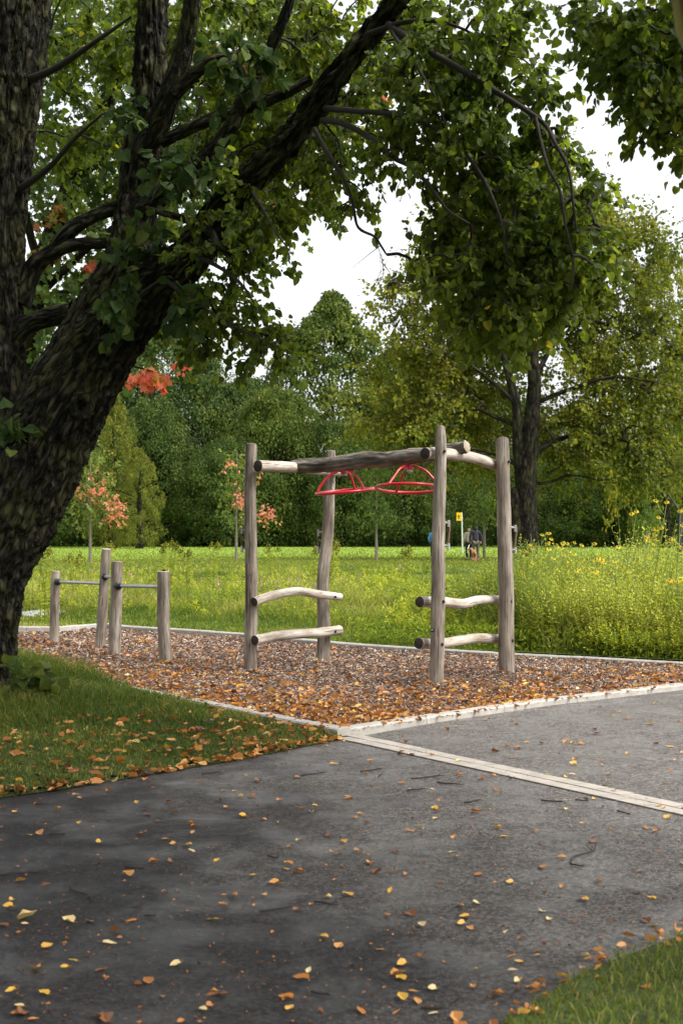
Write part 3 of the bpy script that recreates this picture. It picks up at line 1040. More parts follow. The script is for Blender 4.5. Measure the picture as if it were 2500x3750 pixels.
def foliage(gl, gt, nodes, pts, per, size, shape, tint_fn, spread=.16, droop=.5, r0=.0022, face=0.0, rmax=.03, flat_up=.0):
    pp, ce, cs = grow(nodes, pts)
    K = 4
    tt = np.linspace(0, 1, K)[None, :, None]
    seg = pts - pp
    L = np.linalg.norm(seg, axis=1)[:, None, None]
    sag = np.sin(np.pi * tt) * L * .10 * np.array((0, 0, 1.0)) + np.sin(np.pi * tt) * rdir(len(pts))[:, None, :] * L * .08
    P = pp[:, None, :] * (1 - tt) + pts[:, None, :] * tt + sag
    ra = np.minimum(r0 * np.sqrt(cs), rmax); rb = np.minimum(r0 * np.sqrt(ce), rmax)
    thin(gt, P, ra[:, None] * (1 - tt[0, :, 0]) + rb[:, None] * tt[0, :, 0], 4)
    n = len(pts)
    # short spur with leaves
    sd_ = unit(unit(seg) + rdir(n) * .6 + np.array((0, 0, -droop)))
    Ls = spread * (1.3 + rng.random(n))
    E = pts + sd_ * Ls[:, None]
    thin(gt, np.stack([pts, (pts + E) / 2 + np.array((0, 0, .01)), E], 1), np.tile(np.array([1, .8, .4]) * r0 * .8, (n, 1)), 3)
    cl = np.repeat(np.arange(n), per)
    u = rng.random(len(cl))
    back = u < .35
    base = np.where(back[:, None], pts[cl] - seg[cl] * (rng.random((len(cl), 1)) * .7), pts[cl] + sd_[cl] * (Ls[cl] * rng.random(len(cl)) * 1.05)[:, None])
    off = rdir(len(cl)) * spread * .45
    pos = base + off * rng.random((len(cl), 1))
    ax = unit(off / spread + sd_[cl] * .5 + np.array((0, 0, -droop * 1.1)) + rdir(len(cl)) * .5)
    nr = rdir(len(cl)) + np.array((0, face, flat_up))
    sz = size * (.42 + .85 * rng.random(len(cl)))
    leaves(gl, pos, ax, nr, sz, shape, tint_fn(cl, pos), .85 + .3 * rng.random(len(cl)))


# ------- the leaning linden in the left foreground
linden = thing("linden_tree", "big dark leaning linden with several stems filling the left edge", "tree",
               tuple(gpx(-40, 2600)))
g = Geo()
gb_ = Geo()
skel = []


def limb(pts, Zs, dia, seed, gg, segs=40, dens=40, ridge=.03, cap=False, lump=.06, keep=True, twigmat=0):
    P = np.array([px(x, y, z) for (x, y), z in zip(pts, Zs)])
    R = [d / 2 * z / FPX for d, z in zip(dia, Zs)]
    L = np.linalg.norm(np.diff(P, axis=0), axis=1).sum()
    C = tube(gg, P, R, segs=segs, n=max(8, int(L * dens)), ridge=ridge, lump=lump, seed=seed, cap=cap)
    if keep:
        m = max(4, int(L / .12))
        skel.append(catmull(P, m))
    return C


Zl = 12.0
# right-hand stem: base -> leaning right -> long limb to the top
limb([(-95, 2680), (-85, 2600), (-80, 2450), (-70, 2300), (-40, 2100), (40, 1900), (130, 1700), (230, 1500), (350, 1300), (480, 1150), (600, 1020), (700, 930), (790, 800), (900, 670),
      (1010, 560), (1150, 390), (1300, 190), (1400, 70), (1510, -80), (1650, -300)],
     [12.1, 12, 12, 12, 12, 12, 12, 12, 12, 11.9, 11.8, 11.7, 11.6, 11.4, 11.2, 11.0, 10.8, 10.7, 10.5, 10.2],
     (330, 290, 262, 250, 260, 310, 318, 292, 255, 205, 155, 128, 106, 94, 86, 78, 70, 64, 55, 42), 51, g, segs=150, dens=80, ridge=.075)
# middle stem
limb([(40, 1850), (130, 1600), (230, 1400), (320, 1230), (400, 1080), (465, 950), (500, 780), (515, 600), (545, 320), (560, 0), (575, -300)],
     [12.1] * 6 + [12.2] * 5, (250, 255, 225, 195, 175, 155, 140, 128, 112, 100, 85), 52, g, segs=110, dens=70, ridge=.055)
# left dark stem
limb([(-60, 2100), (-70, 1800), (-40, 1600), (-25, 1430), (-25, 1200), (-20, 960), (-5, 700), (20, 480), (45, 250), (75, 0), (110, -350)],
     [12.3] * 11, (300, 290, 250, 215, 200, 205, 205, 205, 215, 210, 180), 53, g, segs=110, dens=60, ridge=.055)
# base flare roots
limb([(-60, 2440), (-20, 2560), (60, 2650)], [12.0, 11.95, 11.8], (150, 150, 60), 54, g, segs=40, dens=50, ridge=.03)
limb([(-120, 2440), (-180, 2560), (-260, 2660)], [12.0, 11.9, 11.6], (150, 150, 60), 55, g, segs=40, dens=50, ridge=.03)
# connecting and secondary limbs
limb([(70, 1110), (120, 985), (180, 930), (270, 895), (390, 890)], [12.3, 12.3, 12.25, 12.2, 12.2], (85, 70, 58, 48, 36), 56, g, 28, 40, .015)
limb([(180, 940), (250, 850), (340, 790), (430, 760)], [12.25, 12.2, 12.2, 12.2], (50, 56, 50, 52), 57, g, 28, 40, .015)
limb([(10, 1300), (70, 1210), (150, 1170), (270, 1140)], [12.3, 12.25, 12.2, 12.1], (90, 78, 66, 70), 58, g, 28, 40, .015)
limb([(515, 560), (590, 430), (650, 260), (690, 100), (725, -120)], [12.1, 12.0, 11.9, 11.8, 11.6], (95, 84, 74, 64, 52), 59, g, 36, 40, .02)
limb([(520, 770), (620, 690), (740, 590), (840, 470), (900, 350), (960, 230), (1040, 60), (1090, -120)], [12.1, 12, 11.9, 11.8, 11.7, 11.6, 11.4, 11.3],
     (80, 74, 62, 54, 48, 42, 36, 30), 60, g, 36, 40, .02)
limb([(590, 520), (760, 440), (900, 395), (1020, 350), (1140, 290)], [12, 11.9, 11.8, 11.6, 11.5], (44, 44, 42, 40, 34), 61, g, 24, 40, .012)
limb([(640, 340), (720, 260), (810, 215), (930, 200)], [11.9, 11.8, 11.7, 11.6], (52, 48, 42, 34), 62, g, 24, 40, .012)
# old stub on the limb
limb([(540, 765), (640, 790), (720, 820), (770, 850), (800, 900), (860, 935)], [11.9, 11.6, 11.45, 11.3, 11.25, 11.2], (22, 26, 30, 34, 30, 26), 63, g, 16, 40, .006, cap=True, keep=False)
# knot
C_ = px(300, 1485, 11.62)
torus(g, C_, .075, .035, np.array((.8, .2, .5)), unit(np.array((-.45, .0, .9))), 30, 10)
# drooping boughs to the right
T_ = Geo()
boughs = [
    ([(1420, 90), (1560, 180), (1690, 255), (1810, 330), (1900, 385), (1990, 450), (2030, 520), (2080, 620), (2100, 760), (2110, 850)], (10.6, 10.3, 10, 9.8, 9.7, 9.6, 9.5, 9.4, 9.3, 9.3), (30, 26, 24, 22, 19, 16, 13, 11, 8, 5)),
    ([(1190, 395), (1300, 405), (1400, 412), (1500, 428), (1610, 480), (1700, 560), (1760, 640), (1810, 740), (1845, 850), (1855, 960)], (10.9, 10.6, 10.4, 10.2, 10, 9.8, 9.7, 9.6, 9.5, 9.5), (22, 21, 19, 17, 15, 14, 13, 12, 9, 5)),
    ([(1180, 440), (1250, 450), (1340, 495), (1430, 570), (1510, 615), (1580, 690), (1640, 770), (1720, 820)], (10.9, 10.7, 10.5, 10.2, 10, 9.8, 9.7, 9.6), (24, 23, 21, 19, 16, 14, 12, 7)),
    ([(1150, 470), (1200, 560), (1255, 650), (1290, 740), (1310, 830), (1370, 865), (1395, 900), (1415, 932)], (10.8, 10.7, 10.6, 10.5, 10.4, 10.3, 10.3, 10.3), (18, 15, 13, 12, 10, 9, 8, 5)),
    ([(1420, 90), (1470, 170), (1530, 250), (1590, 350), (1630, 450)], (10.6, 10.4, 10.2, 10, 9.9), (16, 13, 11, 9, 6)),
    ([(1960, 430), (1985, 540), (2010, 620), (2050, 700), (2070, 830), (2100, 960), (2090, 1060)], (9.6, 9.5, 9.4, 9.3, 9.2, 9.2, 9.2), (14, 12, 11, 10, 9, 7, 4)),
    ([(1330, 130), (1480, 80), (1620, 80), (1740, 130), (1820, 210)], (10.7, 10.5, 10.3, 10.2, 10.1), (24, 19, 14, 9, 3)),
    ([(700, 930), (780, 965), (850, 1010), (900, 1060), (930, 1110)], (11.6, 11.3, 11.1, 11.0, 10.9), (20, 16, 13, 10, 5)),
    ([(600, 1020), (720, 1110), (830, 1180), (930, 1230), (1030, 1280)], (11.6, 11.3, 11.1, 11.0, 10.9), (18, 13, 9, 6, 2)),
    ([(900, 670), (960, 760), (1010, 850), (1070, 930)], (11.3, 11, 10.8, 10.7), (14, 10, 6, 2)),
    ([(75, 300), (200, 250), (350, 150), (480, 60)], (12.2, 12, 11.8, 11.7), (34, 26, 18, 9)),
    ([(60, 700), (170, 620), (280, 500), (370, 420)], (12.2, 12, 11.8, 11.7), (30, 22, 15, 8)),
]
for i, (pts, Zs, dia) in enumerate(boughs):
    limb(pts, Zs, dia, 70 + i, T_, 12, 30, .004, lump=.12)
part(g, "trunk", M['bark'], linden, True)
# bare dead twig tip hanging in the gap
hx = []
for (x0, y0, x1, y1) in ((1375, 875, 1395, 990), (1395, 930, 1400, 1050), (1390, 900, 1290, 980), (1395, 990, 1350, 1080), (1398, 960, 1440, 1040), (1300, 760, 1370, 800)):
    hx.append([px(x0, y0, 10.3), px((x0 + x1) / 2 + 6, (y0 + y1) / 2 - 6, 10.3), px(x1, y1, 10.3)])
thin(T_, np.array(hx), np.tile([.0035, .0025, .0012], (len(hx), 1)), 4)

blobs = [
    (250, 150, 11.6, 330, 260, 1.2, 150), (620, 120, 11.2, 330, 240, 1.2, 190), (1000, 120, 10.8, 300, 240, 1.1, 230),
    (300, 520, 11.8, 300, 240, .7, 80), (520, 560, 11.9, 240, 260, .7, 70), (900, 480, 11, 260, 230, .8, 190), (1100, 420, 10.7, 200, 220, .8, 160),
    (1060, 640, 10.8, 170, 180, .7, 140), (900, 780, 10.9, 170, 150, .7, 110), (1020, 830, 10.7, 80, 110, .4, 45), (1075, 935, 10.6, 55, 45, .3, 18),
    (800, 960, 11.2, 150, 130, .6, 70),
    (780, 1150, 11.2, 190, 110, .6, 85), (920, 1220, 11.0, 150, 110, .5, 75), (1010, 1290, 10.9, 80, 85, .4, 35), (890, 1330, 11, 100, 50, .3, 22), (640, 1180, 11.4, 90, 110, .4, 25),
    (1380, 130, 10.3, 260, 200, 1.0, 190), (1650, 130, 10.0, 280, 200, 1.0, 250), (1900, 120, 9.8, 170, 180, .9, 130), (1330, 330, 10.4, 160, 170, .7, 70),
    (1560, 380, 10.0, 230, 190, .8, 190), (1830, 380, 9.7, 220, 210, .8, 230), (2050, 330, 9.5, 95, 110, .5, 50), (2000, 480, 9.5, 110, 110, .5, 60),
    (1280, 600, 10.4, 130, 150, .5, 75), (1360, 740, 10.4, 50, 70, .3, 18), (1260, 790, 10.4, 110, 50, .4, 25), (1480, 620, 10, 130, 120, .6, 65),
    (1700, 640, 9.7, 180, 160, .7, 170), (1900, 700, 9.5, 220, 200, .8, 230), (2100, 800, 9.3, 150, 160, .6, 130), (1720, 870, 9.6, 160, 150, .7, 140),
    (1920, 950, 9.4, 230, 170, .7, 230), (2140, 960, 9.3, 110, 120, .5, 70), (1730, 1080, 9.5, 130, 130, .6, 110), (1950, 1120, 9.3, 200, 110, .6, 140),
    (1820, 1210, 9.4, 140, 80, .5, 75), (1600, 960, 9.6, 70, 80, .4, 24), (2110, 1060, 9.2, 110, 80, .4, 40), (1580, 820, 9.7, 60, 30, .3, 8),
]
nb_ = []
for (x, y, Z, rx, ry, rz, n) in blobs:
    if (x < 1160 and y < 700) or (x < 1420 and y < 420):
        Z += 1.9; n = int(n * .78); rz = min(rz, .8)      # foliage of the left half hangs behind the stems
    elif x < 900:
        n = int(n * .7); Z += .5
    else:
        n = int(n * .54); Z += .5; rz *= .75
    nb_.append((x, y - 12, Z, rx * .9, ry * .88, rz, n))
pts, nb = blob_points(nb_, 5, .07)
CROWN_OUT = [(-900, -1500), (1990, -1500), (2000, 0), (2015, 100), (2025, 250), (2170, 330), (2070, 450), (2150, 560), (2240, 640), (2290, 850), (2310, 1050), (2220, 1140), (2110, 1240), (1860, 1320), (1670, 1310), (1590, 1210),
             (1590, 1110), (1490, 1050), (1500, 930), (1560, 830), (1520, 750), (1430, 705), (1360, 715), (1420, 790), (1230, 870), (1120, 810), (1090, 820), (1090, 880), (1150, 960), (1140, 1020), (990, 1030), (1010, 1130),
             (1140, 1270), (1090, 1350), (1000, 1410), (860, 1400), (560, 1340), (300, 1500), (-900, 1700)]
pts = pts[prune(pts, CROWN_OUT, 45, 75)]
nodes = np.concatenate(skel)
L_ = Geo()


def near_tint(cl, pos):
    return np.clip(.38 + .22 * (n2(pos[:, 0], pos[:, 2], 1.4, 3) - .5) * 2 + rng.normal(0, .2, len(cl)), 0, 1)


foliage(L_, T_, nodes, pts, 15, .057, LEAF_HEART, near_tint, spread=.105, droop=.45, r0=.0026, face=.5, rmax=.012)
# crown above and over the path, outside the picture (it shades the verge and the path)
n_up = 4200
ang = rng.random(n_up) * 2 * np.pi
rr_ = np.sqrt(rng.random(n_up))
up_pts = np.stack([-1.9 + rr_ * np.cos(ang) * 4.6, 5.6 + rr_ * np.sin(ang) * 4.4, 6.4 + rng.random(n_up) * 4.5], 1)
up_pts = up_pts[(up_pts[:, 1] < 12.4) & (up_pts[:, 2] > 2.75 + .40 * up_pts[:, 1])]
foliage(L_, T_, np.array([px(560, -250, 12.2), px(1600, -250, 10.2), px(100, -300, 12.3), (-2.5, 9, 6.6), (0, 8, 6.6), (-3, 6, 6.8), (.8, 9, 6.5)]), up_pts, 12, .16, LEAF_RHOMB,
        near_tint, spread=.4, droop=.4, r0=.004, rmax=.03, flat_up=1.2)
part(T_, "boughs", M['twig'], linden, True)
part(L_, "crown", M['near_leaf'], linden, False)
# leafy shoots on the trunk
L2, T2 = Geo(), Geo()
sb = [(440, 1120, 11.45, 60, 130, .12, 24), (700, 620, 11.3, 160, 100, .2, 34), (520, 900, 11.7, 90, 100, .2, 14), (60, 1570, 11.6, 40, 60, .1, 8), (900, 260, 11.2, 130, 120, .2, 22), (450, 430, 11.8, 80, 90, .2, 9),
      (700, 1150, 11.3, 60, 100, .2, 10)]
sp, _ = blob_points(sb)
foliage(L2, T2, nodes[::3], sp, 6, .10, LEAF_HEART, lambda cl, pos: np.clip(rng.normal(.5, .25, len(cl)), 0, 1), spread=.10, droop=.3, r0=.002, face=-.9)
o_ = part(L2, "shoot_leaves", M['trunk_leaf'], linden, False)
part(T2, "twigs", M['twig'], linden, True)

# ------- linden reaching in at the upper right
skel = []
lr = thing("linden_tree", "lichen-covered linden stem and drooping leaves entering the upper right corner", "tree", (2.3, 4.7, 0))
g = Geo()
P = np.array([(2.35, 4.7, -.05), (2.2, 4.6, .8), (1.85, 4.3, 1.7), (1.35, 3.95, 2.4), (1.0, 3.7, 2.75), (.93, 3.65, 3.1), (1.0, 3.7, 3.8), (1.1, 4.2, 5.0)])
tube(g, P, [.24, .17, .13, .105, .085, .068, .065, .05], segs=60, n=260, ridge=.02, lump=.1, seed=81, cap=False)
part(g, "trunk", M['bark_lichen'], lr, True)
T3, L3 = Geo(), Geo()
skel.append(catmull(P[4:], 20))
for i, (pts_, Zs, dia) in enumerate((([(2750, -400), (2600, -150), (2450, 20), (2330, 120), (2230, 250)], (5, 7, 8.3, 8.6, 8.7), (40, 30, 22, 14, 6)),
                                     ([(2600, -150), (2560, 100), (2500, 300), (2450, 480)], (7, 8, 8.6, 8.7), (26, 20, 14, 6)))):
    limb(pts_, Zs, dia, 83 + i, T3, 10, 20, .003)
rb = [(2180, 60, 8.8, 150, 120, .5, 60), (2350, 130, 8.6, 150, 150, .6, 130), (2420, 350, 8.6, 120, 130, .5, 80), (2270, 270, 8.7, 75, 80, .3, 22), (2460, 500, 8.6, 70, 90, .4, 34), (2350, 420, 8.6, 60, 60, .3, 14),
      (2520, 590, 8.6, 45, 45, .3, 10), (2600, 300, 8.5, 160, 300, .6, 70), (2150, 200, 8.8, 70, 45, .3, 8)]
pts, nb = blob_points(rb, 4, .06)
pts = pts[prune(pts, [(2070, -1500), (2070, 0), (2110, 250), (2190, 340), (2260, 430), (2290, 520), (2430, 560), (2470, 630), (3200, 700), (3200, -1500)], 40, 80)]
foliage(L3, T3, np.concatenate(skel), pts, 14, .056, LEAF_HEART, near_tint, spread=.10, droop=.5, r0=.0024, face=.5, rmax=.01)
n_up = 350
up_pts = np.stack([rng.uniform(1.2, 5, n_up), rng.uniform(2.5, 8, n_up), rng.uniform(4.6, 7.5, n_up)], 1)
up_pts = up_pts[up_pts[:, 2] > 2.6 + up_pts[:, 1] * .40]
foliage(L3, T3, np.array([(1.1, 4.2, 5.0), (2.5, 5, 5.5)]), up_pts, 12, .16, LEAF_RHOMB, near_tint, spread=.4, droop=.4, r0=.004, rmax=.03, flat_up=1.2)
part(T3, "boughs", M['twig'], lr, True)
part(L3, "crown", M['near_leaf'], lr, False)

# ------- red-tinged maple behind the leaning linden
skel = []
mp_ = thing("maple_tree", "maple turning red and orange behind the leaning linden", "tree", tuple(gpx(20, 2290)[:2]) + (.07,))
g = Geo()
limb([(20, 2330), (30, 1900), (60, 1500), (120, 1100), (250, 700), (420, 300), (560, -100), (650, -500)], [23.5] * 8, (120, 100, 90, 80, 66, 50, 40, 20), 91, g, 24, 12, .02)
for i, (pts_, dia) in enumerate((([(120, 1100), (330, 900), (600, 700), (900, 520), (1200, 430)], (34, 26, 18, 12, 5)), ([(70, 1400), (250, 1250), (420, 1320), (560, 1360)], (26, 18, 11, 5)),
                                 ([(250, 700), (500, 450), (800, 250), (1050, 100)], (32, 22, 14, 6)), ([(110, 1150), (330, 1020), (600, 960), (900, 880), (1060, 850)], (26, 20, 14, 9, 4)),
                                 ([(150, 1000), (80, 700), (100, 350), (150, 0)], (34, 26, 20, 10)))):
    limb(pts_, np.linspace(23.5, 22, len(pts_)), dia, 92 + i, g, 10, 8, .006)
part(g, "trunk", M['bark_far'], mp_, True)
mb = [(200, 150, 23, 260, 260, 1.5, 170), (550, 120, 23, 280, 240, 1.5, 180), (900, 180, 23, 260, 260, 1.5, 170), (200, 600, 23.5, 230, 280, 1.3, 150), (480, 500, 23.5, 240, 260, 1.3, 150),
      (780, 480, 23, 240, 200, 1.3, 150), (1050, 430, 22.5, 180, 150, 1.2, 90), (350, 850, 23.5, 250, 170, 1.2, 90), (700, 780, 23, 250, 180, 1.2, 110), (250, 1080, 23.5, 220, 160, 1.1, 100),
      (560, 1050, 23, 220, 160, 1.1, 90), (930, 820, 22.5, 140, 100, .8, 40), (300, 1300, 23.5, 200, 110, .9, 50), (700, 1180, 23, 130, 90, .8, 30), (1150, 200, 22.5, 180, 180, 1, 70)]
red0 = len(mb)
mb += [(545, 1372, 22.3, 75, 34, .25, 16), (860, 230, 22.6, 70, 90, .6, 20), (1185, 465, 22, 45, 35, .3, 8), (1020, 800, 22, 20, 30, .3, 3), (340, 970, 23, 30, 30, .4, 4), (1360, 330, 22, 25, 20, .3, 3),
       (180, 920, 23.2, 70, 50, .4, 6), (200, 780, 23, 60, 60, .5, 6)]
mb = mb[:red0] + [(x, y, Z, rx * .8, ry * .8, rz, max(2, int(n * .8))) for (x, y, Z, rx, ry, rz, n) in mb[red0:]]
pts, nb = blob_points(mb)
k = prune(pts, CROWN_OUT, 15, 35) | (nb >= red0)
pts, nb = pts[k], nb[k]
L4, T4 = Geo(), Geo()


def maple_tint(cl, pos):
    b = nb[cl]
    base = .3 + .25 * n2(pos[:, 0], pos[:, 2], .8, 8) + rng.normal(0, .13, len(cl))
    base = np.clip(base, 0, .76)
    redv = np.clip(rng.normal(.93, .08, len(cl)), .74, 1)
    orv = np.clip(rng.normal(.78, .06, len(cl)), .5, .95)
    return np.where(b < red0, base, np.where((b == red0 + 1) | (b >= red0 + 6), orv, redv))


foliage(L4, T4, np.concatenate(skel), pts, 11, .12, LEAF_MAPLE, maple_tint, spread=.22, droop=.35, r0=.003, face=.3, rmax=.02)
part(T4, "twigs", M['twig_far'], mp_, True)
part(L4, "crown", M['maple_leaf'], mp_, False)

# ------- the big yellowing tree in the right middle distance
skel = []
ZT = 70.0
bt = thing("linden_tree", "tall old linden with broken dark trunk and yellow-green crown in the meadow", "tree", tuple(gpx(1925, 2062)[:2]) + (.07,))
g = Geo()
limb([(1915, 2075), (1922, 2020), (1925, 1930), (1925, 1830), (1932, 1700), (1945, 1560), (1955, 1420), (1950, 1300), (1940, 1150), (1960, 950), (1980, 750), (1990, 620)],
     [ZT] * 12, (105, 86, 80, 78, 66, 54, 46, 38, 30, 22, 14, 7), 101, g, 48, 10, .12)
limb([(1895, 2072), (1893, 1930), (1890, 1850), (1888, 1790)], [ZT - .1] * 4, (60, 56, 46, 30), 102, g, 30, 10, .1, cap=True)
limb([(1920, 1850), (1905, 1720), (1895, 1600), (1890, 1480), (1850, 1330), (1820, 1200), (1800, 1000)], [ZT] * 7, (50, 44, 40, 34, 26, 18, 8), 103, g, 24, 8, .05)
for i, (pts_, dia) in enumerate((([(1930, 1700), (1985, 1640), (2070, 1600), (2190, 1590), (2300, 1620)], (26, 20, 15, 11, 5)), ([(1895, 1560), (1820, 1530), (1740, 1500), (1640, 1520)], (20, 14, 10, 5)),
                                 ([(1950, 1400), (2030, 1250), (2120, 1120), (2200, 1000)], (22, 16, 11, 5)), ([(1890, 1480), (1780, 1380), (1660, 1300), (1560, 1290)], (18, 13, 9, 4)),
                                 ([(1950, 1300), (2060, 1200), (2200, 1180), (2330, 1220)], (18, 13, 9, 4)), ([(1830, 1240), (1700, 1120), (1580, 1030), (1480, 1060)], (16, 12, 8, 4)),
                                 ([(1945, 1200), (2050, 1000), (2120, 850), (2150, 700)], (18, 13, 9, 4)), ([(1950, 1480), (2100, 1420), (2250, 1380), (2400, 1400)], (20, 14, 10, 4)),
                                 ([(1890, 1700), (1800, 1660), (1700, 1640), (1600, 1650)], (16, 11, 7, 4)), ([(1935, 1760), (2000, 1770), (2090, 1740), (2200, 1760)], (16, 11, 7, 4)))):
    limb(pts_, ZT + np.linspace(0, random.uniform(-3, 3), len(pts_)), dia, 110 + i, g, 12, 6, .02)
part(g, "trunk", M['bark_far'], bt, True)
tb = [(1990, 640, ZT, 100, 100, 1.8, 70), (2080, 750, ZT, 150, 120, 2.5, 120), (1900, 760, ZT, 140, 130, 2.5, 110), (2220, 800, ZT, 130, 120, 2.2, 90), (2330, 900, ZT, 110, 130, 2.2, 80),
      (1750, 830, ZT, 150, 130, 2.5, 110), (1600, 960, ZT, 130, 130, 2.5, 90), (1500, 1060, ZT, 90, 90, 2.0, 50), (2050, 950, ZT, 240, 160, 3.5, 230), (1800, 1050, ZT, 220, 160, 3.5, 200),
      (2250, 1080, ZT, 200, 160, 3.2, 170), (2420, 1150, ZT, 120, 150, 2.5, 90), (1600, 1230, ZT, 150, 110, 3, 110), (1480, 1140, ZT, 70, 50, 1.5, 25), (1500, 1370, ZT, 120, 100, 2.5, 90),
      (1700, 1350, ZT, 200, 130, 3.5, 180), (2050, 1250, ZT, 250, 150, 4, 230), (2300, 1330, ZT, 220, 150, 3.5, 200), (2450, 1430, ZT, 140, 160, 3, 120), (1430, 1540, ZT, 100, 80, 2.5, 80),
      (1600, 1520, ZT, 170, 110, 3, 150), (1800, 1480, ZT + 2, 130, 120, 2.5, 90), (2100, 1500, ZT, 180, 110, 3, 140), (2280, 1600, ZT, 200, 110, 3, 160), (1650, 1650, ZT + 1, 150, 60, 2.5, 55),
      (2120, 1660, ZT, 140, 90, 2.5, 75), (2400, 1680, ZT, 150, 90, 2.5, 90), (1780, 1760, ZT + 3, 60, 60, 1.4, 20), (2050, 1780, ZT + 2, 60, 40, 1.4, 12), (1400, 1330, ZT, 50, 40, 1.3, 14)]
tb = [(x, y, Z + 2.2, rx, ry, rz * .8, int(n * .85)) for (x, y, Z, rx, ry, rz, n) in tb]
pts, nb = blob_points(tb, 4, .38)
k = to_px(pts)[1] < 1790
pts, nb = pts[k], nb[k]
L5, T5 = Geo(), Geo()
foliage(L5, T5, np.concatenate(skel), pts, 30, .23, LEAF_RHOMB,
        lambda cl, pos: np.clip(.50 - pos[:, 0] * .012 + .5 * (n2(pos[:, 0], pos[:, 2], .35, 5) - .5) + rng.normal(0, .17, len(cl)), 0, 1),
        spread=.75, droop=.25, r0=.010, rmax=.08, flat_up=.6)
part(T5, "twigs", M['twig_far'], bt, True)
part(L5, "crown", M['mid_leaf'], bt, False)


# ------------------------------------------------------------------ the wood behind the lawn
def crown_mesh(seed, n_puff, per, prof, leaf=.36, lump=.35, pr=(.11, .22), mat=None, name="crown"):
    """unit crown: height 1 (z 0..1), radius about .5; returned as Geo in unit space x 20 m"""
    r_ = np.random.default_rng(seed)
    g = Geo()
    S = 20.0
    hs_ = r_.random(n_puff) ** .9
    ph = r_.random(n_puff) * 2 * np.pi
    R = np.interp(hs_, [p_[0] for p_ in prof], [p_[1] for p_ in prof])
    q = np.stack([np.cos(ph) * 1.6, np.sin(ph) * 1.6, hs_ * 4], 1)
    R = R * (1 + lump * (fbm(q + seed, seed) - .5) * 2) * (.82 + .25 * r_.random(n_puff))
    inner = r_.random(n_puff) < .22
    R = np.where(inner, R * .6, R)
    C = np.stack([R * np.cos(ph), R * np.sin(ph), hs_], 1) * S
    pr_ = (pr[0] + (pr[1] - pr[0]) * r_.random(n_puff)) * S * (.35 + .9 * np.interp(hs_, [p_[0] for p_ in prof], [p_[1] for p_ in prof]))
    cl = np.repeat(np.arange(n_puff), per)
    d = unit(r_.normal(size=(len(cl), 3)) + np.stack([np.cos(ph), np.sin(ph), np.full(n_puff, .9)], 1)[cl] * .95)
    pos = C[cl] + d * (pr_[cl] * (.55 + .5 * r_.random(len(cl))))[:, None] * np.array((1, 1, .75))
    pos[:, 2] = np.maximum(pos[:, 2], .15)
    nr = d + unit(r_.normal(size=(len(cl), 3))) * .6
    ax = unit(r_.normal(size=(len(cl), 3)) + np.array((0, 0, -.4)))
    tn = np.clip(.42 + .5 * (r_.random(n_puff)[cl] - .5) * 1.0 + r_.normal(0, .16, len(cl)), 0, 1)
    leaves(g, pos, ax, nr, leaf * (.6 + .7 * r_.random(len(cl))), LEAF_RHOMB, tn)
    o = g.build(name, mat)
    COL.objects.unlink(o)
    return o


def trunk_mesh(seed, name="trunk"):
    g = Geo()
    r_ = random.Random(seed)
    tube(g, [(0, 0, -.3), (.1, 0, 4), (-.1, .1, 10), (.1, 0, 17)], [.38, .30, .2, .05], segs=14, n=24, ridge=.05, seed=seed)
    for k in range(6):
        a = k * 1.1 + r_.random(); z = 3 + k * 1.9
        tube(g, [(0, 0, z), (math.cos(a) * 1.6, math.sin(a) * 1.6, z + 1.4), (math.cos(a) * 3.6, math.sin(a) * 3.6, z + 2.6)], [.12, .09, .03], segs=8, n=8)
    o = g.build(name, M['bark_far'], smooth=True)
    COL.objects.unlink(o)
    return o


ROUND = [(0, .34), (.12, .46), (.35, .52), (.6, .46), (.8, .32), (.93, .17), (1, .03)]
CONE = [(0, .42), (.2, .50), (.45, .45), (.7, .31), (.86, .15), (.95, .06), (1, .01)]
SHRUB = [(0, .46), (.3, .52), (.6, .48), (.85, .32), (1, .12)]
COLUMN = [(0, .26), (.15, .46), (.35, .34), (.48, .44), (.62, .26), (.74, .34), (.88, .16), (1, .05)]
proto = {
    'round': (crown_mesh(1, 420, 95, ROUND, mat=M['far_leaf']), trunk_mesh(1)),
    'round2': (crown_mesh(2, 420, 95, ROUND, mat=M['far_leaf'], lump=.5), trunk_mesh(2)),
    'shrub': (crown_mesh(3, 420, 95, SHRUB, mat=M['far_leaf']), trunk_mesh(3)),
    'shrub_o': (crown_mesh(4, 420, 95, SHRUB, mat=M['far_olive'], lump=.45), trunk_mesh(4)),
    'cone': (crown_mesh(5, 650, 80, CONE, mat=M['far_olive'], pr=(.07, .13), leaf=.34), trunk_mesh(5)),
    'gold': (crown_mesh(6, 420, 50, COLUMN, mat=M['gold_leaf'], pr=(.08, .16), lump=.6, leaf=.34), trunk_mesh(6)),
    'airy': (crown_mesh(7, 300, 42, ROUND, mat=M['mid_leaf'], pr=(.08, .16), lump=.6, leaf=.4), trunk_mesh(7)),
}
used = set()
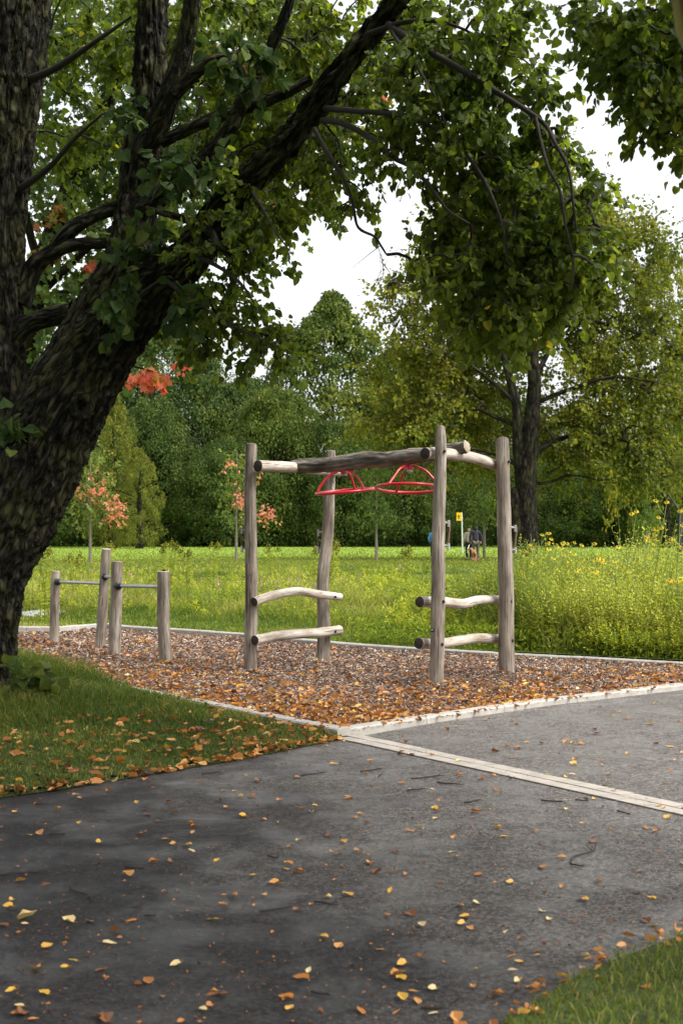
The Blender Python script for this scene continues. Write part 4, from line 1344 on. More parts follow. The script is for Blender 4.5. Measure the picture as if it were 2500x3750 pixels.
wood = [
    ('round', -330, 1150, 560, 150, "dark green tree at the far left beyond the frame edge"),
    ('round2', 20, 1120, 520, 152, "dark green tree glimpsed between the stems of the leaning linden"),
    ('shrub', 170, 1500, 420, 138, "low dense tree glimpsed left of the two saplings, behind the leaning trunk"),
    ('round', 330, 1260, 480, 150, "green tree rising behind the golden trees"),
    ('round2', 610, 1230, 470, 156, "tall deep green tree behind the pair of dense bushy trees"),
    ('shrub', 560, 1480, 330, 142, "dense dark tree just right of the golden trees"),
    ('round', 740, 1320, 420, 148, "broad dark green tree in the middle of the left wood"),
    ('shrub_o', 1010, 1450, 370, 142, "low rounded olive tree in front of the tall pointed one"),
    ('round2', 900, 1400, 330, 150, "dark green tree left of the tall pointed tree"),
    ('cone', 1215, 1090, 700, 158, "tallest pointed olive green tree in the centre of the wood"),
    ('shrub', 1250, 1560, 360, 141, "dense green tree behind the red wheels"),
    ('shrub', 840, 1620, 330, 139, "bushy dark tree behind the sapling with red leaves"),
    ('round', 1450, 1290, 300, 156, "dark tree at the right shoulder of the tall pointed tree"),
    ('round2', 1620, 1340, 420, 154, "green tree behind the left half of the yellowing tree"),
    ('shrub', 1480, 1640, 330, 140, "dense dark green tree behind the yellow sign"),
    ('shrub', 1660, 1660, 260, 143, "dark bushy tree left of the black gap in the wood"),
    ('round', 1820, 1430, 420, 160, "dark tree behind the old broken trunk"),
    ('shrub', 2010, 1690, 330, 139, "dense dark bushy tree right of the old broken trunk"),
    ('round2', 2130, 1500, 400, 152, "green tree behind the right half of the yellowing tree"),
    ('airy', 2440, 930, 430, 128, "tall airy yellow-green tree at the right edge"),
    ('shrub', 2250, 1640, 360, 141, "dense green bushy tree near the right edge"),
    ('shrub', 2480, 1560, 380, 138, "dark bushy tree at the right edge of the wood"),
    ('round', 2650, 1200, 560, 150, "green tree just beyond the right edge"),
    ('gold', 415, 1440, 215, 128, "taller of the two golden green trees behind the left sapling"),
    ('gold', 510, 1650, 180, 124, "shorter of the two golden green trees behind the left sapling"),
    ('round2', -800, 1250, 600, 150, "green tree far off to the left"),
    ('round', 3100, 1250, 600, 150, "green tree far off to the right"),
]
crand = random.Random(3)
for kind, xc, yt, wpx_, Z, lab in wood:
    cr, tr = proto[kind]
    s_ = FPX / Z
    Hh = EYE + (1950 - yt) / s_
    Ww = wpx_ / s_
    root = thing({'gold': "golden_tree", 'airy': "tree", 'shrub': "bushy_tree", 'shrub_o': "bushy_tree"}.get(kind, "tree"), lab, "tree",
                 ((xc - 1250) / s_, Z, .05), "trees of the wood behind the lawn", crand.random() * 6.28)
    root.rotation_euler.z = crand.random() * 6.28
    for src in (cr, tr):
        c = src if src.name not in used else src.copy()
        used.add(src.name)
        COL.objects.link(c)
        c.parent = root
        c.scale = (Ww / 20.0, Ww / 20.0, Hh / 20.0) if src is cr else (1, 1, Hh / 20.0 * .95)

# undergrowth filling the foot of the wood
g = Geo()
n = 26000
X = rng.uniform(-62, 62, n); Y = rng.uniform(146, 163, n)
gapx = (1790 - 1250) / FPX * 146
keep = (np.abs(X - gapx) > 1.6) | (rng.random(n) < .0)
X, Y = X[keep], Y[keep]
hgt = 5.0 * n2(X, Y, .25, 21) + 1.0
Zz = rng.random(len(X)) ** .7 * hgt
d = rdir(len(X)) + np.array((0, -.5, .5))
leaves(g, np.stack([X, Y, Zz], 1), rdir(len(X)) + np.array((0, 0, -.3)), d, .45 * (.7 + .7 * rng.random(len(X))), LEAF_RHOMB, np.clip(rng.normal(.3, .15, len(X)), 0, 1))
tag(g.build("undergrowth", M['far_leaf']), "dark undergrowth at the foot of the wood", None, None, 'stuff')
# deeper wood: trunks and dark growth further back so no sky shows under the crowns
g = Geo()
n = 26000
X = rng.uniform(-85, 85, n); Y = rng.uniform(170, 176, n)
Zz = rng.random(n) * (8 + 5 * n2(X, Y, .12, 5))
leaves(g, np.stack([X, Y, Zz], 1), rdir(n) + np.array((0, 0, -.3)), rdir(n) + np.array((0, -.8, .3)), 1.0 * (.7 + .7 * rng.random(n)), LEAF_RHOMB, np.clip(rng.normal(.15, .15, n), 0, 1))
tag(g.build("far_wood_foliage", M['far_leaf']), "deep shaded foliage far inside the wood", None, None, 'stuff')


# ------------------------------------------------------------------ saplings on the lawn
def sapling(xc, ytop, ybase, Z, wpx_, ycrown, n, label, reds, tint0, name="sapling", stake=False, dia=12, curve=0):
    global skel
    skel = []
    base = gpx(xc, 1950 + EYE * FPX / Z)
    root = thing(name, label, "young tree", (base[0], Z, .07), "saplings on the lawn")
    g = Geo()
    limb([(xc, 1950 + EYE * FPX / Z), (xc + curve, (ybase + ycrown) / 2), (xc - curve, ycrown), (xc, (ycrown + ytop) / 2), (xc + 3, ytop + 20)], [Z] * 5, (dia, dia * .9, dia * .75, dia * .5, 2), 120, g, 8, 4, .0, lump=.05)
    part(g, "trunk", M['sapbark'], root, True)
    hh = (ycrown - ytop)
    bl = [(xc, ytop + hh * .15, Z, wpx_ * .22, hh * .14, .5, n // 7), (xc, ytop + hh * .4, Z, wpx_ * .4, hh * .2, .9, n // 3), (xc, ytop + hh * .7, Z, wpx_ * .5, hh * .25, 1.1, n // 2)]
    k0 = len(bl)
    bl += [(a, b, Z - .6, c, d_, .4, m_) for a, b, c, d_, m_ in reds]
    pts, nb = blob_points(bl)
    Lf, Tw = Geo(), Geo()
    foliage(Lf, Tw, np.concatenate(skel), pts, 12, .16, LEAF_RHOMB,
            lambda cl, pos: np.where(nb[cl] < k0, np.clip(rng.normal(tint0, .14, len(cl)), 0, .78), np.clip(rng.normal(.93, .1, len(cl)), .7, 1)),
            spread=.26, droop=.3, r0=.005, rmax=.02)
    part(Tw, "twigs", M['twig_far'], root, True)
    part(Lf, "crown", M['sapling_leaf'], root, False)
    return root


sapling(330, 1610, 2060, 66, 230, 1960, 130, "young maple with pink-red patches at the left, right of the leaning trunk",
        [(325, 1790, 45, 30, 12), (415, 1850, 30, 50, 14), (370, 1820, 30, 25, 5), (400, 1890, 40, 25, 6)], .55)
sapling(865, 1630, 2040, 68, 150, 1960, 100, "young maple with coral red tips beside the left post of the climbing frame",
        [(875, 1830, 26, 34, 10), (970, 1880, 42, 28, 12), (950, 1720, 18, 12, 3), (845, 1690, 20, 14, 3)], .5)
sapling(1378, 1690, 2030, 72, 150, 1960, 110, "fresh green sapling standing behind the gap between the two red wheels", [], .35)
sapling(1772, 1790, 2030, 78, 110, 1935, 60, "slender sapling with pale bark beside the person with the dog", [], .4, dia=12)
sapling(2365, 1820, 2020, 76, 90, 1960, 45, "small sapling under the yellowing tree near the right edge", [], .3, dia=9)
sk = Geo()
tube(sk, [px(2488, 2060, 60), px(2488, 1880, 60)], [.11, .10], segs=10, n=6)
tube(sk, [px(2495, 1885, 60), px(2440, 1800, 60)], [.05, .02], segs=8, n=4)
tag(sk.build("tree_stake", M['black'], smooth=True), "black wrapped tree stake at the right edge of the lawn", "stake")

# ------------------------------------------------------------------ meadow vegetation
kerb_line = [(q[0], q[1]) for q in _bo]
kx = np.array([q[0] for q in kerb_line]); ky = np.array([q[1] for q in kerb_line])
od = np.argsort(kx); kx, ky = kx[od], ky[od]


def kerb_y(X):
    return np.interp(X, np.concatenate([[-60, -5.6], kx[kx > -5.0], [9, 16]]), np.concatenate([[20.9, 20.9], ky[kx > -5.0], [18.2, 24]]))


def mheight(X, Y):
    """height of the growth: mown strip along the kerb at the left, rank growth at the right"""
    d = Y - kerb_y(X)
    right = np.clip((X - .8) / 1.6, 0, 1)
    start = 1.5 * (1 - right) + .02
    rise = np.clip((d - start) / (3.2 * (1 - right) + .5), 0, 1)
    far = np.clip((Y - 20) / 14, 0, 1)
    lane = np.exp(-((X / Y - .085) / .035) ** 2) * np.clip((Y - 19) / 8, 0, 1)     # trodden, lower growth towards the lawn
    rise = rise * (1 - np.exp(-((X + 5.3) ** 2 / .5 + (Y - 24.5) ** 2 / 5)))
    h = .07 + rise * (.38 + .38 * right * (1 - far) - .27 * far + .50 * (n2(X, Y, .5, 31) - .5) + (.25 + .50 * right * (1 - far)) * (n2(X, Y, 1.3, 33) - .5))
    h = h * (1 + right * (1 - far) * (1.5 * (n2(X, Y, .85, 35) - .52)))
    return np.maximum(h * (1 - .55 * lane) * np.clip((60 - Y) / 10, .15, 1), .05)


def blades(g, X, Y, z0, h, wd, lean, tint, seedn=0):
    n = len(X)
    a = rng.random(n) * 2 * np.pi
    fx, fy = np.cos(a), np.sin(a)              # facing side
    la = rng.random(n) * 2 * np.pi
    lx, ly = np.cos(la) * lean * h, np.sin(la) * lean * h
    b = np.stack([X, Y, z0], 1)
    side = np.stack([fx, fy, 0 * fx], 1) * wd[:, None] / 2
    m_ = b + np.stack([lx * .35, ly * .35, h * .6], 1)
    tpt = b + np.stack([lx, ly, h * (1 - .25 * lean ** 2)], 1)
    V = np.stack([b - side, b + side, m_ + side * .8, m_ - side * .8, tpt], 1)
    k = np.arange(n) * 5
    V = V.reshape(-1, 3)
    F4 = np.stack([k, k + 1, k + 2, k + 3], 1)
    F3 = np.stack([k + 3, k + 2, k + 4], 1)
    c0 = g.c
    g.add(V, F4, np.repeat(tint, 5))
    g.f.append((F3 + c0).ravel()); g.n.append(np.full(n, 3)); g.m.append(np.full(n, 0))


def psample(n, x0, x1, y0, y1):
    """points on the ground, denser near the viewer, as the eye meets them"""
    xx = rng.uniform(x0, x1, n); yy = rng.uniform(y0, y1, n)
    Z = EYE * FPX / (yy - 1950)
    return (xx - 1250) / FPX * Z, Z


# grasses, in tufts
g = Geo()
NT = 40000
tX, tY = psample(NT, -350, 2850, 2055, 2470)
k = tY > kerb_y(tX) + .03
tX, tY = tX[k], tY[k]
NT = len(tX)
tl = rng.random(NT) * 6.283
th_f = rng.uniform(.55, 1.2, NT)
ttn = rng.normal(0, .13, NT)
ci = np.repeat(np.arange(NT), 9)
sp_ = np.clip(.0045 * tY[ci], .05, .2)
X = tX[ci] + rng.normal(0, 1, len(ci)) * sp_; Y = tY[ci] + rng.normal(0, 1, len(ci)) * sp_
k = Y > kerb_y(X) + .02
k &= rng.random(len(X)) < np.where((X > .9) & (Y < 30), .30, 1.0)
X, Y, ci = X[k], Y[k], ci[k]
h = mheight(X, Y)
h2 = h * th_f[ci] * rng.uniform(.6, 1.2, len(X))
wd = np.clip(.0006 * Y, .006, .026) * rng.uniform(.6, 1.3, len(X))
patch = n2(X, Y, .35, 7); patch2 = n2(X, Y, 1.6, 9)
low_ = np.clip((h - .10) / .2, 0, 1)
tn = np.clip(.20 + .28 * low_ + .9 * (patch - .5) + .5 * (patch2 - .5) + ttn[ci] + rng.normal(0, .12, len(X)), 0, 1)
blades(g, X, Y, np.full(len(X), .07), h2, wd, rng.uniform(.1, 1.1, len(X)), tn)
# far lawn tufts
X, Y = psample(50000, -100, 2600, 2003, 2085)
blades(g, X, Y, np.full(len(X), .08), rng.uniform(.05, .12, len(X)), np.full(len(X), .05), rng.uniform(.2, .8, len(X)), np.clip(rng.normal(.35, .12, len(X)), 0, 1))
tag(g.build("meadow_grass", M['grass']), "tall green and straw coloured meadow grass", None, None, 'stuff')
# leafy forbs: upright stems set with leaves
g = Geo(); gfs = Geo()
X, Y = psample(26000, -350, 2850, 2085, 2452)
Xb, Yb = psample(30000, 1450, 2850, 2110, 2452)
X = np.concatenate([X, Xb]); Y = np.concatenate([Y, Yb])
h = mheight(X, Y)
dens = np.where(X > .6, .95, .32) * (n2(X, Y, .6, 13) > .40)
k = (rng.random(len(X)) < dens) & (h > .16) & (Y > kerb_y(X) + .12)
X, Y, h = X[k], Y[k], h[k]
nP = len(X)
H_ = h * rng.uniform(.75, 1.35, nP)
lean_a = rng.random(nP) * 6.283; lean = rng.uniform(0, .35, nP) * H_
tipd = np.stack([np.cos(lean_a) * lean, np.sin(lean_a) * lean, H_], 1)
B_ = np.stack([X, Y, np.full(nP, .07)], 1)
thin(gfs, np.stack([B_, B_ + tipd * .5 * np.array((.6, .6, 1)), B_ + tipd], 1), np.tile([.003, .0028, .002], (nP, 1)) * np.clip(Y / 17, 1, 2.4)[:, None], 3)
LP = 13
ci = np.repeat(np.arange(nP), LP)
u = np.tile(np.linspace(.22, 1.0, LP), nP)
pos = B_[ci] + tipd[ci] * u[:, None] * np.stack([u, u, np.ones_like(u)], 1)
az = np.tile(np.arange(LP) * 2.4, nP) + rng.random(nP)[ci] * 6.283
ax = np.stack([np.cos(az), np.sin(az), .15 + .9 * (u - .3)], 1) + rdir(len(ci)) * .25
nr = np.stack([-np.cos(az) * .5, -np.sin(az) * .5, np.ones_like(az)], 1)
sz = np.clip(.0052 * Y[ci], .06, .16) * (1.15 - .75 * u) * rng.uniform(.6, 1.25, len(ci)) * rng.uniform(.7, 1.25, nP)[ci]
ptn = rng.normal(0, .16, nP) + .9 * (n2(X, Y, .9, 15) - .5) + .22 * np.clip((X - 1.6) / 2, 0, 1)
tn = np.clip(.22 + ptn[ci] + .25 * u + rng.normal(0, .09, len(ci)), 0, 1)
leaves(g, pos, ax, nr, sz, LEAF_LONG, tn)
tag(g.build("meadow_herbs", M['forb']), "leafy yellow-green wild herbs in the meadow", None, None, 'stuff')
tag(gfs.build("meadow_herb_stems", M['stem']), "thin stems of the wild herbs", None, None, 'stuff')
# low weeds right behind the kerb
g = Geo()
X, Y = psample(60000, 900, 2850, 2330, 2460)
k = (Y > kerb_y(X) + .03) & (Y < kerb_y(X) + .9) & (X > .2)
X, Y = X[k], Y[k]
zz = .08 + .28 * rng.random(len(X)) ** 1.5
leaves(g, np.stack([X, Y, zz], 1), rdir(len(X)) + np.array((0, -.3, .2)), rdir(len(X)) + np.array((0, 0, 1.0)), rng.uniform(.03, .065, len(X)), LEAF_LONG, np.clip(rng.normal(.2, .17, len(X)), 0, 1))
tag(g.build("kerb_weeds", M['forb']), "low dark green weeds behind the back kerb", None, None, 'stuff')

# small blossoms and seed heads, beyond counting
def star(n=8, r=1.0, dro=.25):
    V = [(0, 0, .05)]; F = []
    for i in range(n):
        a = 2 * math.pi * i / n
        w_ = .32
        for (rad, da) in ((.25, -w_ * .5), (.8, -w_), (1.0, 0), (.8, w_), (.25, w_ * .5)):
            V.append((rad * math.cos(a + da * .8), rad * math.sin(a + da * .8), -dro * rad * rad))
        b_ = 1 + i * 5
        F.append((b_, b_ + 1, b_ + 2, b_ + 3, b_ + 4))
    return np.array(V), np.array(F)


STAR = star()


def put_stars(g, P, size, nrm, tint):
    nrm = unit(nrm)
    ref = unit(np.cross(nrm, np.tile((1.0, .1, 0), (len(P), 1)))); r2 = np.cross(nrm, ref)
    V, F = STAR
    W = P[:, None, :] + size[:, None, None] * (V[None, :, 0:1] * ref[:, None] + V[None, :, 1:2] * r2[:, None] + V[None, :, 2:3] * nrm[:, None])
    FF = (F[None] + (np.arange(len(P)) * len(V))[:, None, None]).reshape(-1, 5)
    g.add(W.reshape(-1, 3), FF, np.repeat(tint, len(V)))


g = Geo(); gs = Geo(); gp = Geo(); gst = Geo()
X, Y = psample(330, -200, 2700, 2075, 2330)
k = (mheight(X, Y) > .25) & ((n2(X, Y, .4, 41) > .5) | (X > 2)); X, Y = X[k], Y[k]
zt = .07 + mheight(X, Y) * rng.uniform(.8, 1.15, len(X))
P = np.stack([X, Y, zt], 1)
put_stars(g, P, rng.uniform(.013, .026, len(X)), rdir(len(X)) * .7 + np.array((0, -.6, .9)), rng.random(len(X)))
tag(g.build("yellow_blossoms", M['yellow']), "scattered small yellow blossoms in the meadow", None, None, 'stuff')
# seed heads
X, Y = psample(1100, 1500, 2500, 2060, 2330)
k = (mheight(X, Y) > .3) & (n2(X, Y, .5, 47) > .42); X, Y = X[k], Y[k]
zt = .07 + mheight(X, Y) * rng.uniform(.9, 1.3, len(X))
for i in range(3):
    th_ = i * np.pi / 3
    leaves(gs, np.stack([X, Y, zt - .012], 1), np.tile((0, 0, 1.0), (len(X), 1)), np.tile((math.cos(th_), math.sin(th_), 0.0), (len(X), 1)), np.full(len(X), .028), LEAF_RHOMB, .5, 1.5)
thin(gst, np.stack([np.stack([X, Y, zt - .35], 1), np.stack([X, Y, zt - .15], 1), np.stack([X, Y, zt], 1)], 1), np.tile([.003, .003, .003], (len(X), 1)), 3)
tag(gs.build("seed_heads", M['seed']), "dark dried seed heads among the meadow stems", None, None, 'stuff')
# pink spikes
X, Y = psample(130, -100, 2500, 2030, 2220)
k = (mheight(X, Y) > .2); X, Y = X[k], Y[k]
zt = .07 + mheight(X, Y) * rng.uniform(1.0, 1.5, len(X))
for j in range(14):
    f = j / 14
    leaves(gp, np.stack([X, Y, zt - .14 * f], 1), rdir(len(X)) + np.array((0, 0, .4)), rdir(len(X)), np.clip(.0011 * Y, .02, .04) * (.5 + f), LEAF_RHOMB, rng.random(len(X)), 1.6)
thin(gst, np.stack([np.stack([X, Y, zt * 0 + .1], 1), np.stack([X, Y, zt * .6], 1), np.stack([X, Y, zt], 1)], 1), np.tile([.005, .004, .003], (len(X), 1)), 3)
tag(gp.build("pink_flower_spikes", M['pink']), "pink flower spikes scattered through the meadow", None, None, 'stuff')
# tall thin seeding stalks against the lawn
X, Y = psample(1500, -100, 2700, 2040, 2300)
k = (mheight(X, Y) > .25); X, Y = X[k], Y[k]
zt = .07 + mheight(X, Y) * rng.uniform(1.1, 1.7, len(X))
dx = rng.normal(0, .12, len(X))
thin(gst, np.stack([np.stack([X, Y, zt * 0 + .08], 1), np.stack([X + dx * .3, Y, zt * .6], 1), np.stack([X + dx, Y, zt], 1)], 1), np.tile([.004, .003, .002], (len(X), 1)) * np.clip(Y / 18, 1, 3)[:, None], 3)
tag(gst.build("meadow_stalks", M['stem']), "thin green stalks rising out of the meadow", None, None, 'stuff')

# goldenrod plants, one by one
gold = [(175, 2005, 22.5, 6), (400, 1995, 33, 5), (590, 1995, 33, 9), (620, 1985, 31, 8), (785, 1995, 36, 5), (1210, 1985, 34, 8), (1235, 1990, 36, 6), (1000, 2000, 38, 5), (1145, 2005, 40, 4), (1500, 2010, 30, 6),
        (690, 2020, 29, 5), (280, 2035, 30, 5), (2100, 2100, 24, 4), (1870, 2020, 30, 5)]
gl_lab = ["beside the leaning trunk", "left of the tallest low post", "left of a close pair before the wood", "tallest of the pair in front of the dark wood", "near the sapling with red tips",
          "just right of the back left frame post", "close behind the plant by the back left frame post", "between the left frame posts", "between the left frame posts, nearer the back one", "left of the front right frame post",
          "right of the low exercise bars", "above the bar of the low exercise posts", "in the yellow growth right of the frame", "near the foot of the old broken trunk"]
for i, ((x, yt, Z, nl), lb) in enumerate(zip(gold, gl_lab)):
    top = px(x, yt, Z)
    r0 = thing("goldenrod_plant", "goldenrod stalk with feathery yellow-green tip " + lb, "wild plant", (top[0], Z, .07), "goldenrod plants in the meadow")
    g = Geo(); g2 = Geo()
    ns = 3
    for s in range(ns):
        b0 = np.array((top[0] + random.uniform(-.1, .1), Z + random.uniform(-.1, .1), .07))
        tp = top + np.array((random.uniform(-.16, .16), random.uniform(-.1, .1), -random.uniform(0, .15) * (s > 0)))
        mid = (b0 + tp) / 2 + np.array((random.uniform(-.05, .05), 0, 0))
        thin(g, np.array([[b0, mid, tp]]), np.array([[.010, .008, .004]]), 5)
        m_ = 50
        u = rng.random(m_)
        P = b0 * (1 - u[:, None]) + tp * u[:, None]
        leaves(g2, P, rdir(m_) * np.array((1, 1, .3)) + np.array((0, 0, .25)), rdir(m_) * .4 + np.array((0, 0, 1)), .13 * (1.1 - .5 * u), LEAF_LONG, np.clip(rng.normal(.55, .2, m_), 0, 1), .6)
        g3 = Geo()
        m_ = 70
        a = rng.random(m_) * 2 * np.pi; u = rng.random(m_)
        P = tp + np.stack([np.cos(a) * u * .11, np.sin(a) * u * .11, .04 - u * .12 + rng.normal(0, .03, m_)], 1)
        leaves(g3, P, rdir(m_) + np.array((0, 0, .3)), rdir(m_), np.full(m_, .035), LEAF_RHOMB, rng.random(m_), 1.4)
        part(g3, "flower_plume", M['gold_leaf'], r0, False)
    part(g, "stems", M['stem'], r0); part(g2, "leaves", M['forb'], r0, False)

# tall coneflowers at the right, one by one
cone = [((2440, 1838), (2350, 2470), 17.2, 5, "tallest, at the right edge with its yellow heads above the lawn"), ((2330, 1872), (2240, 2420), 17.6, 4, "second tallest, leaning right, left of the tallest one"),
        ((2490, 1870), (2480, 2400), 17.0, 3, "half cut off by the right edge of the photo"), ((1985, 1958), (1960, 2300), 19.5, 4, "in front of the old broken trunk"),
        ((2060, 1992), (2080, 2330), 19, 4, "just right of the old broken trunk"), ((2130, 1996), (2120, 2330), 18.6, 3, "second right of the old broken trunk"), ((2010, 2010), (2010, 2330), 18.4, 3, "with low heads over the yellow growth"),
        ((2180, 2050), (2200, 2350), 18, 4, "with a dense cluster of heads over the pale leaves"), ((2250, 2055), (2230, 2380), 17.6, 3, "right of the dense cluster"), ((2110, 2090), (2090, 2330), 18.2, 3, "low, hanging over among others"),
        ((2480, 2130), (2460, 2400), 16.9, 3, "low at the right edge"), ((1915, 2100), (1930, 2330), 18.6, 3, "low beside the right frame post"), ((2400, 2240), (2400, 2400), 16.8, 2, "lowest, among pale leaves at the right"),
        ((1950, 2010), (1930, 2300), 20.5, 3, "close beside the right frame post")]
cup = bpy.data.meshes
for (tx, ty), (bx, by), Z, nf, lb in cone:
    base = px(bx, by, Z); base[2] = .08
    top = px(tx, ty, Z)
    r0 = thing("coneflower_plant", "tall yellow coneflower " + lb, "wild flower", tuple(base), "yellow coneflowers in the meadow")
    gs_, gl_ = Geo(), Geo()
    mid = base * .45 + top * .55 + np.array((random.uniform(-.05, .05), 0, .05))
    thin(gs_, np.array([[base, (base + mid) / 2, mid, (mid + top) / 2 + np.array((.01, 0, 0)), top]]), np.array([[.009, .008, .007, .005, .004]]), 6)
    heads = [top]
    for k in range(nf + 1):
        f = random.uniform(.55, .92)
        st_ = mid * (1 - (f - .5) * 2) + top * ((f - .5) * 2) if f > .5 else mid
        hd = st_ + np.array((random.uniform(-.28, .28), random.uniform(-.15, .15), random.uniform(.10, .28) * 1.0))
        hd[2] = min(hd[2], top[2] + .02)
        thin(gs_, np.array([[st_, (st_ + hd) / 2 + np.array((0, 0, -.02)), hd]]), np.array([[.004, .0035, .003]]), 5)
        heads.append(hd)
    m_ = 46
    u = rng.random(m_) ** 1.2 * .8
    P = base * (1 - u[:, None]) + top * u[:, None] + rng.normal(0, .015, (m_, 3))
    leaves(gl_, P, rdir(m_) * np.array((1, 1, .3)) + np.array((0, 0, .1)), rdir(m_) * .5 + np.array((0, 0, 1)), .17 * (1.15 - u), LEAF_LONG, np.clip(rng.normal(.65, .18, m_), 0, 1), .95)
    part(gs_, "stems", M['stem'], r0); part(gl_, "leaves", M['forb'], r0, False)
    for hd in heads:
        gf = Geo()
        put_stars(gf, np.array([hd]), np.array([random.uniform(.030, .040)]), np.array([[random.uniform(-.4, .4), -.55, .8]]), np.array([random.random()]))
        fo = part(gf, "flower", M['yellow'], r0, False)
        gf = Geo(); tube(gf, [hd + np.array((0, -.004, .0)), hd + np.array((0, -.008, .016))], [.012, .007], segs=8, n=3)
        part(gf, "flower_centre", M['stem'], fo)

# white gravel patch beside the leaning trunk
g = Geo()
n = 900
a = rng.random(n) * 6.283; rr_ = np.sqrt(rng.random(n))
c = gpx(150, 2270)
P = np.stack([c[0] + rr_ * np.cos(a) * .36 , c[1] + rr_ * np.sin(a) * .9 , np.full(n, .12)], 1)
for i in range(n):
    s_ = random.uniform(.010, .026)
    box(g, P[i], (s_ * 1.3, s_, s_), random.uniform(0, 3))
tag(g.build("white_gravel", M['gravel']), "white gravel patch beside the short left post", None, None, 'stuff')

# ------------------------------------------------------------------ wood chips
g = Geo()
n = 150000
xx = rng.uniform(-100, 2950, n); yy = rng.uniform(2300, 2712, n)
Z = EYE * FPX / (yy - 1950)
X = (xx - 1250) / FPX * Z; Y = Z
k = inpoly(X, Y, BED); X, Y = X[k], Y[k]
mound = lambda X, Y: .02 + .02 * n2(X, Y, 1.1, 61) + .05 * sum(np.exp(-((X - q[0]) ** 2 + (Y - q[1] + .12) ** 2) / .05) for q in [gpx(918, 2480), gpx(1183, 2444), gpx(1597, 2532), gpx(1857, 2492)])
n = len(X)
Ln = rng.uniform(.016, .045, n) * np.clip(Y / 13, .85, 1.5); Wn = Ln * rng.uniform(.16, .38, n)
a = rng.random(n) * 2 * np.pi
tilt = rng.normal(0, .35, n); roll = rng.normal(0, .45, n)
ex = np.stack([np.cos(a) * np.cos(tilt), np.sin(a) * np.cos(tilt), np.sin(tilt)], 1)
s0 = np.stack([-np.sin(a), np.cos(a), 0 * a], 1)
up = np.cross(ex, s0)
sy = s0 * np.cos(roll)[:, None] + up * np.sin(roll)[:, None]
uz = np.cross(ex, sy)
C = np.stack([X, Y, mound(X, Y) + rng.random(n) * .014], 1)
hx_, hy_ = ex * Ln[:, None] / 2, sy * Wn[:, None] / 2
th_ = uz * (Wn * .25)[:, None]
V = np.stack([C - hx_ - hy_ * .5, C - hx_ * .8 + hy_, C + hx_ + hy_ * .4, C + hx_ * .9 - hy_, C + th_ + hx_ * .7, C + th_ - hx_ * .7], 1)
F0 = np.array([(0, 3, 4, 5), (2, 1, 5, 4)]); F1 = np.array([(3, 2, 4), (1, 0, 5)])
kk = (np.arange(n) * 6)[:, None, None]
tn = np.clip(rng.beta(.9, 1.15, n) * .98 + .25 * (n2(X, Y, .9, 63) - .5), 0, 1)
c0 = g.c
g.add(V.reshape(-1, 3), (F0[None] + kk).reshape(-1, 4), np.repeat(tn, 6))
f3 = (F1[None] + kk).reshape(-1, 3)
g.f.append(f3.ravel()); g.n.append(np.full(len(f3), 3)); g.m.append(np.full(len(f3), 0))
tag(g.build("wood_chips", M['chip']), "brown and grey bark chips covering the play bed", None, None, 'stuff')
# raise the mulch sheet under the chips
xs = hill_sheet("mulch_surface", -5.4, 5.3, 10.4, 22, .08, lambda X, Y: inpoly(X, Y, BED) & (dist_poly(X, Y, BED + [BED[0]]) > .06), lambda X, Y: mound(X, Y) - .004, M['mulch'], "surface of the bark mulch")

# ------------------------------------------------------------------ verge grass and weeds
g = Geo()
n = 130000
X = rng.uniform(-3.8, .2, n); Y = rng.uniform(7.0, 17.5, n)
ed = dist_poly(X, Y, V_EDGE)
k = (inpoly(X, Y, VERGE) | (ed < .09 * n2(X, Y, 3, 91) - .02)) & (np.abs(X) < .26 * Y + .4); X, Y, ed = X[k], Y[k], ed[k]
k = rng.random(len(X)) < np.clip(ed / .15, .25, 1); X, Y, ed = X[k], Y[k], ed[k]
nearT = np.exp(-((X + 2.7) ** 2 + (Y - 11.6) ** 2) / 1.0)
h = (.018 + .05 * n2(X, Y, 3.5, 71) ** 1.5 + .13 * nearT + .05 * np.clip((Y - 10.5) / 3, 0, 1) + .10 * np.clip((Y - 13.0) / .8, 0, 1)) * rng.uniform(.5, 1.3, len(X))
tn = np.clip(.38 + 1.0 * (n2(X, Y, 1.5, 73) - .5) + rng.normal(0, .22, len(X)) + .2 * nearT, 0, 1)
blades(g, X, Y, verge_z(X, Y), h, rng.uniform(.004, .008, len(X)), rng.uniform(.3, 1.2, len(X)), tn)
# near right corner
n = 26000
X = rng.uniform(.0, 3.2, n); Y = rng.uniform(3.3, 6.6, n)
k = inpoly(X, Y, LOWV); X, Y = X[k], Y[k]
blades(g, X, Y, np.full(len(X), .008), (.03 + .03 * n2(X, Y, 3, 75)) * rng.uniform(.6, 1.3, len(X)), rng.uniform(.003, .006, len(X)), rng.uniform(.3, 1.1, len(X)), np.clip(rng.normal(.5, .2, len(X)), 0, 1))
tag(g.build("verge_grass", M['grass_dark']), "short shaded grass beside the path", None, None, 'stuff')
# clover and small weeds on the verge
g = Geo()
n = 15000
X = rng.uniform(-3.8, .2, n); Y = rng.uniform(7.4, 17, n)
k = inpoly(X, Y, VERGE) & (n2(X, Y, 2.2, 77) > .5) & (dist_poly(X, Y, V_EDGE) > .12) & (np.abs(X) < .26 * Y + .4); X, Y = X[k], Y[k]
leaves(g, np.stack([X, Y, verge_z(X, Y) + rng.uniform(.02, .06, len(X))], 1), rdir(len(X)) * np.array((1, 1, .2)), rdir(len(X)) * .4 + np.array((0, 0, 1)), rng.uniform(.012, .03, len(X)), LEAF_HEART, np.clip(rng.normal(.45, .2, len(X)), 0, 1))
tag(g.build("verge_clover", M['trunk_leaf']), "patches of clover and small weeds in the verge", None, None, 'stuff')
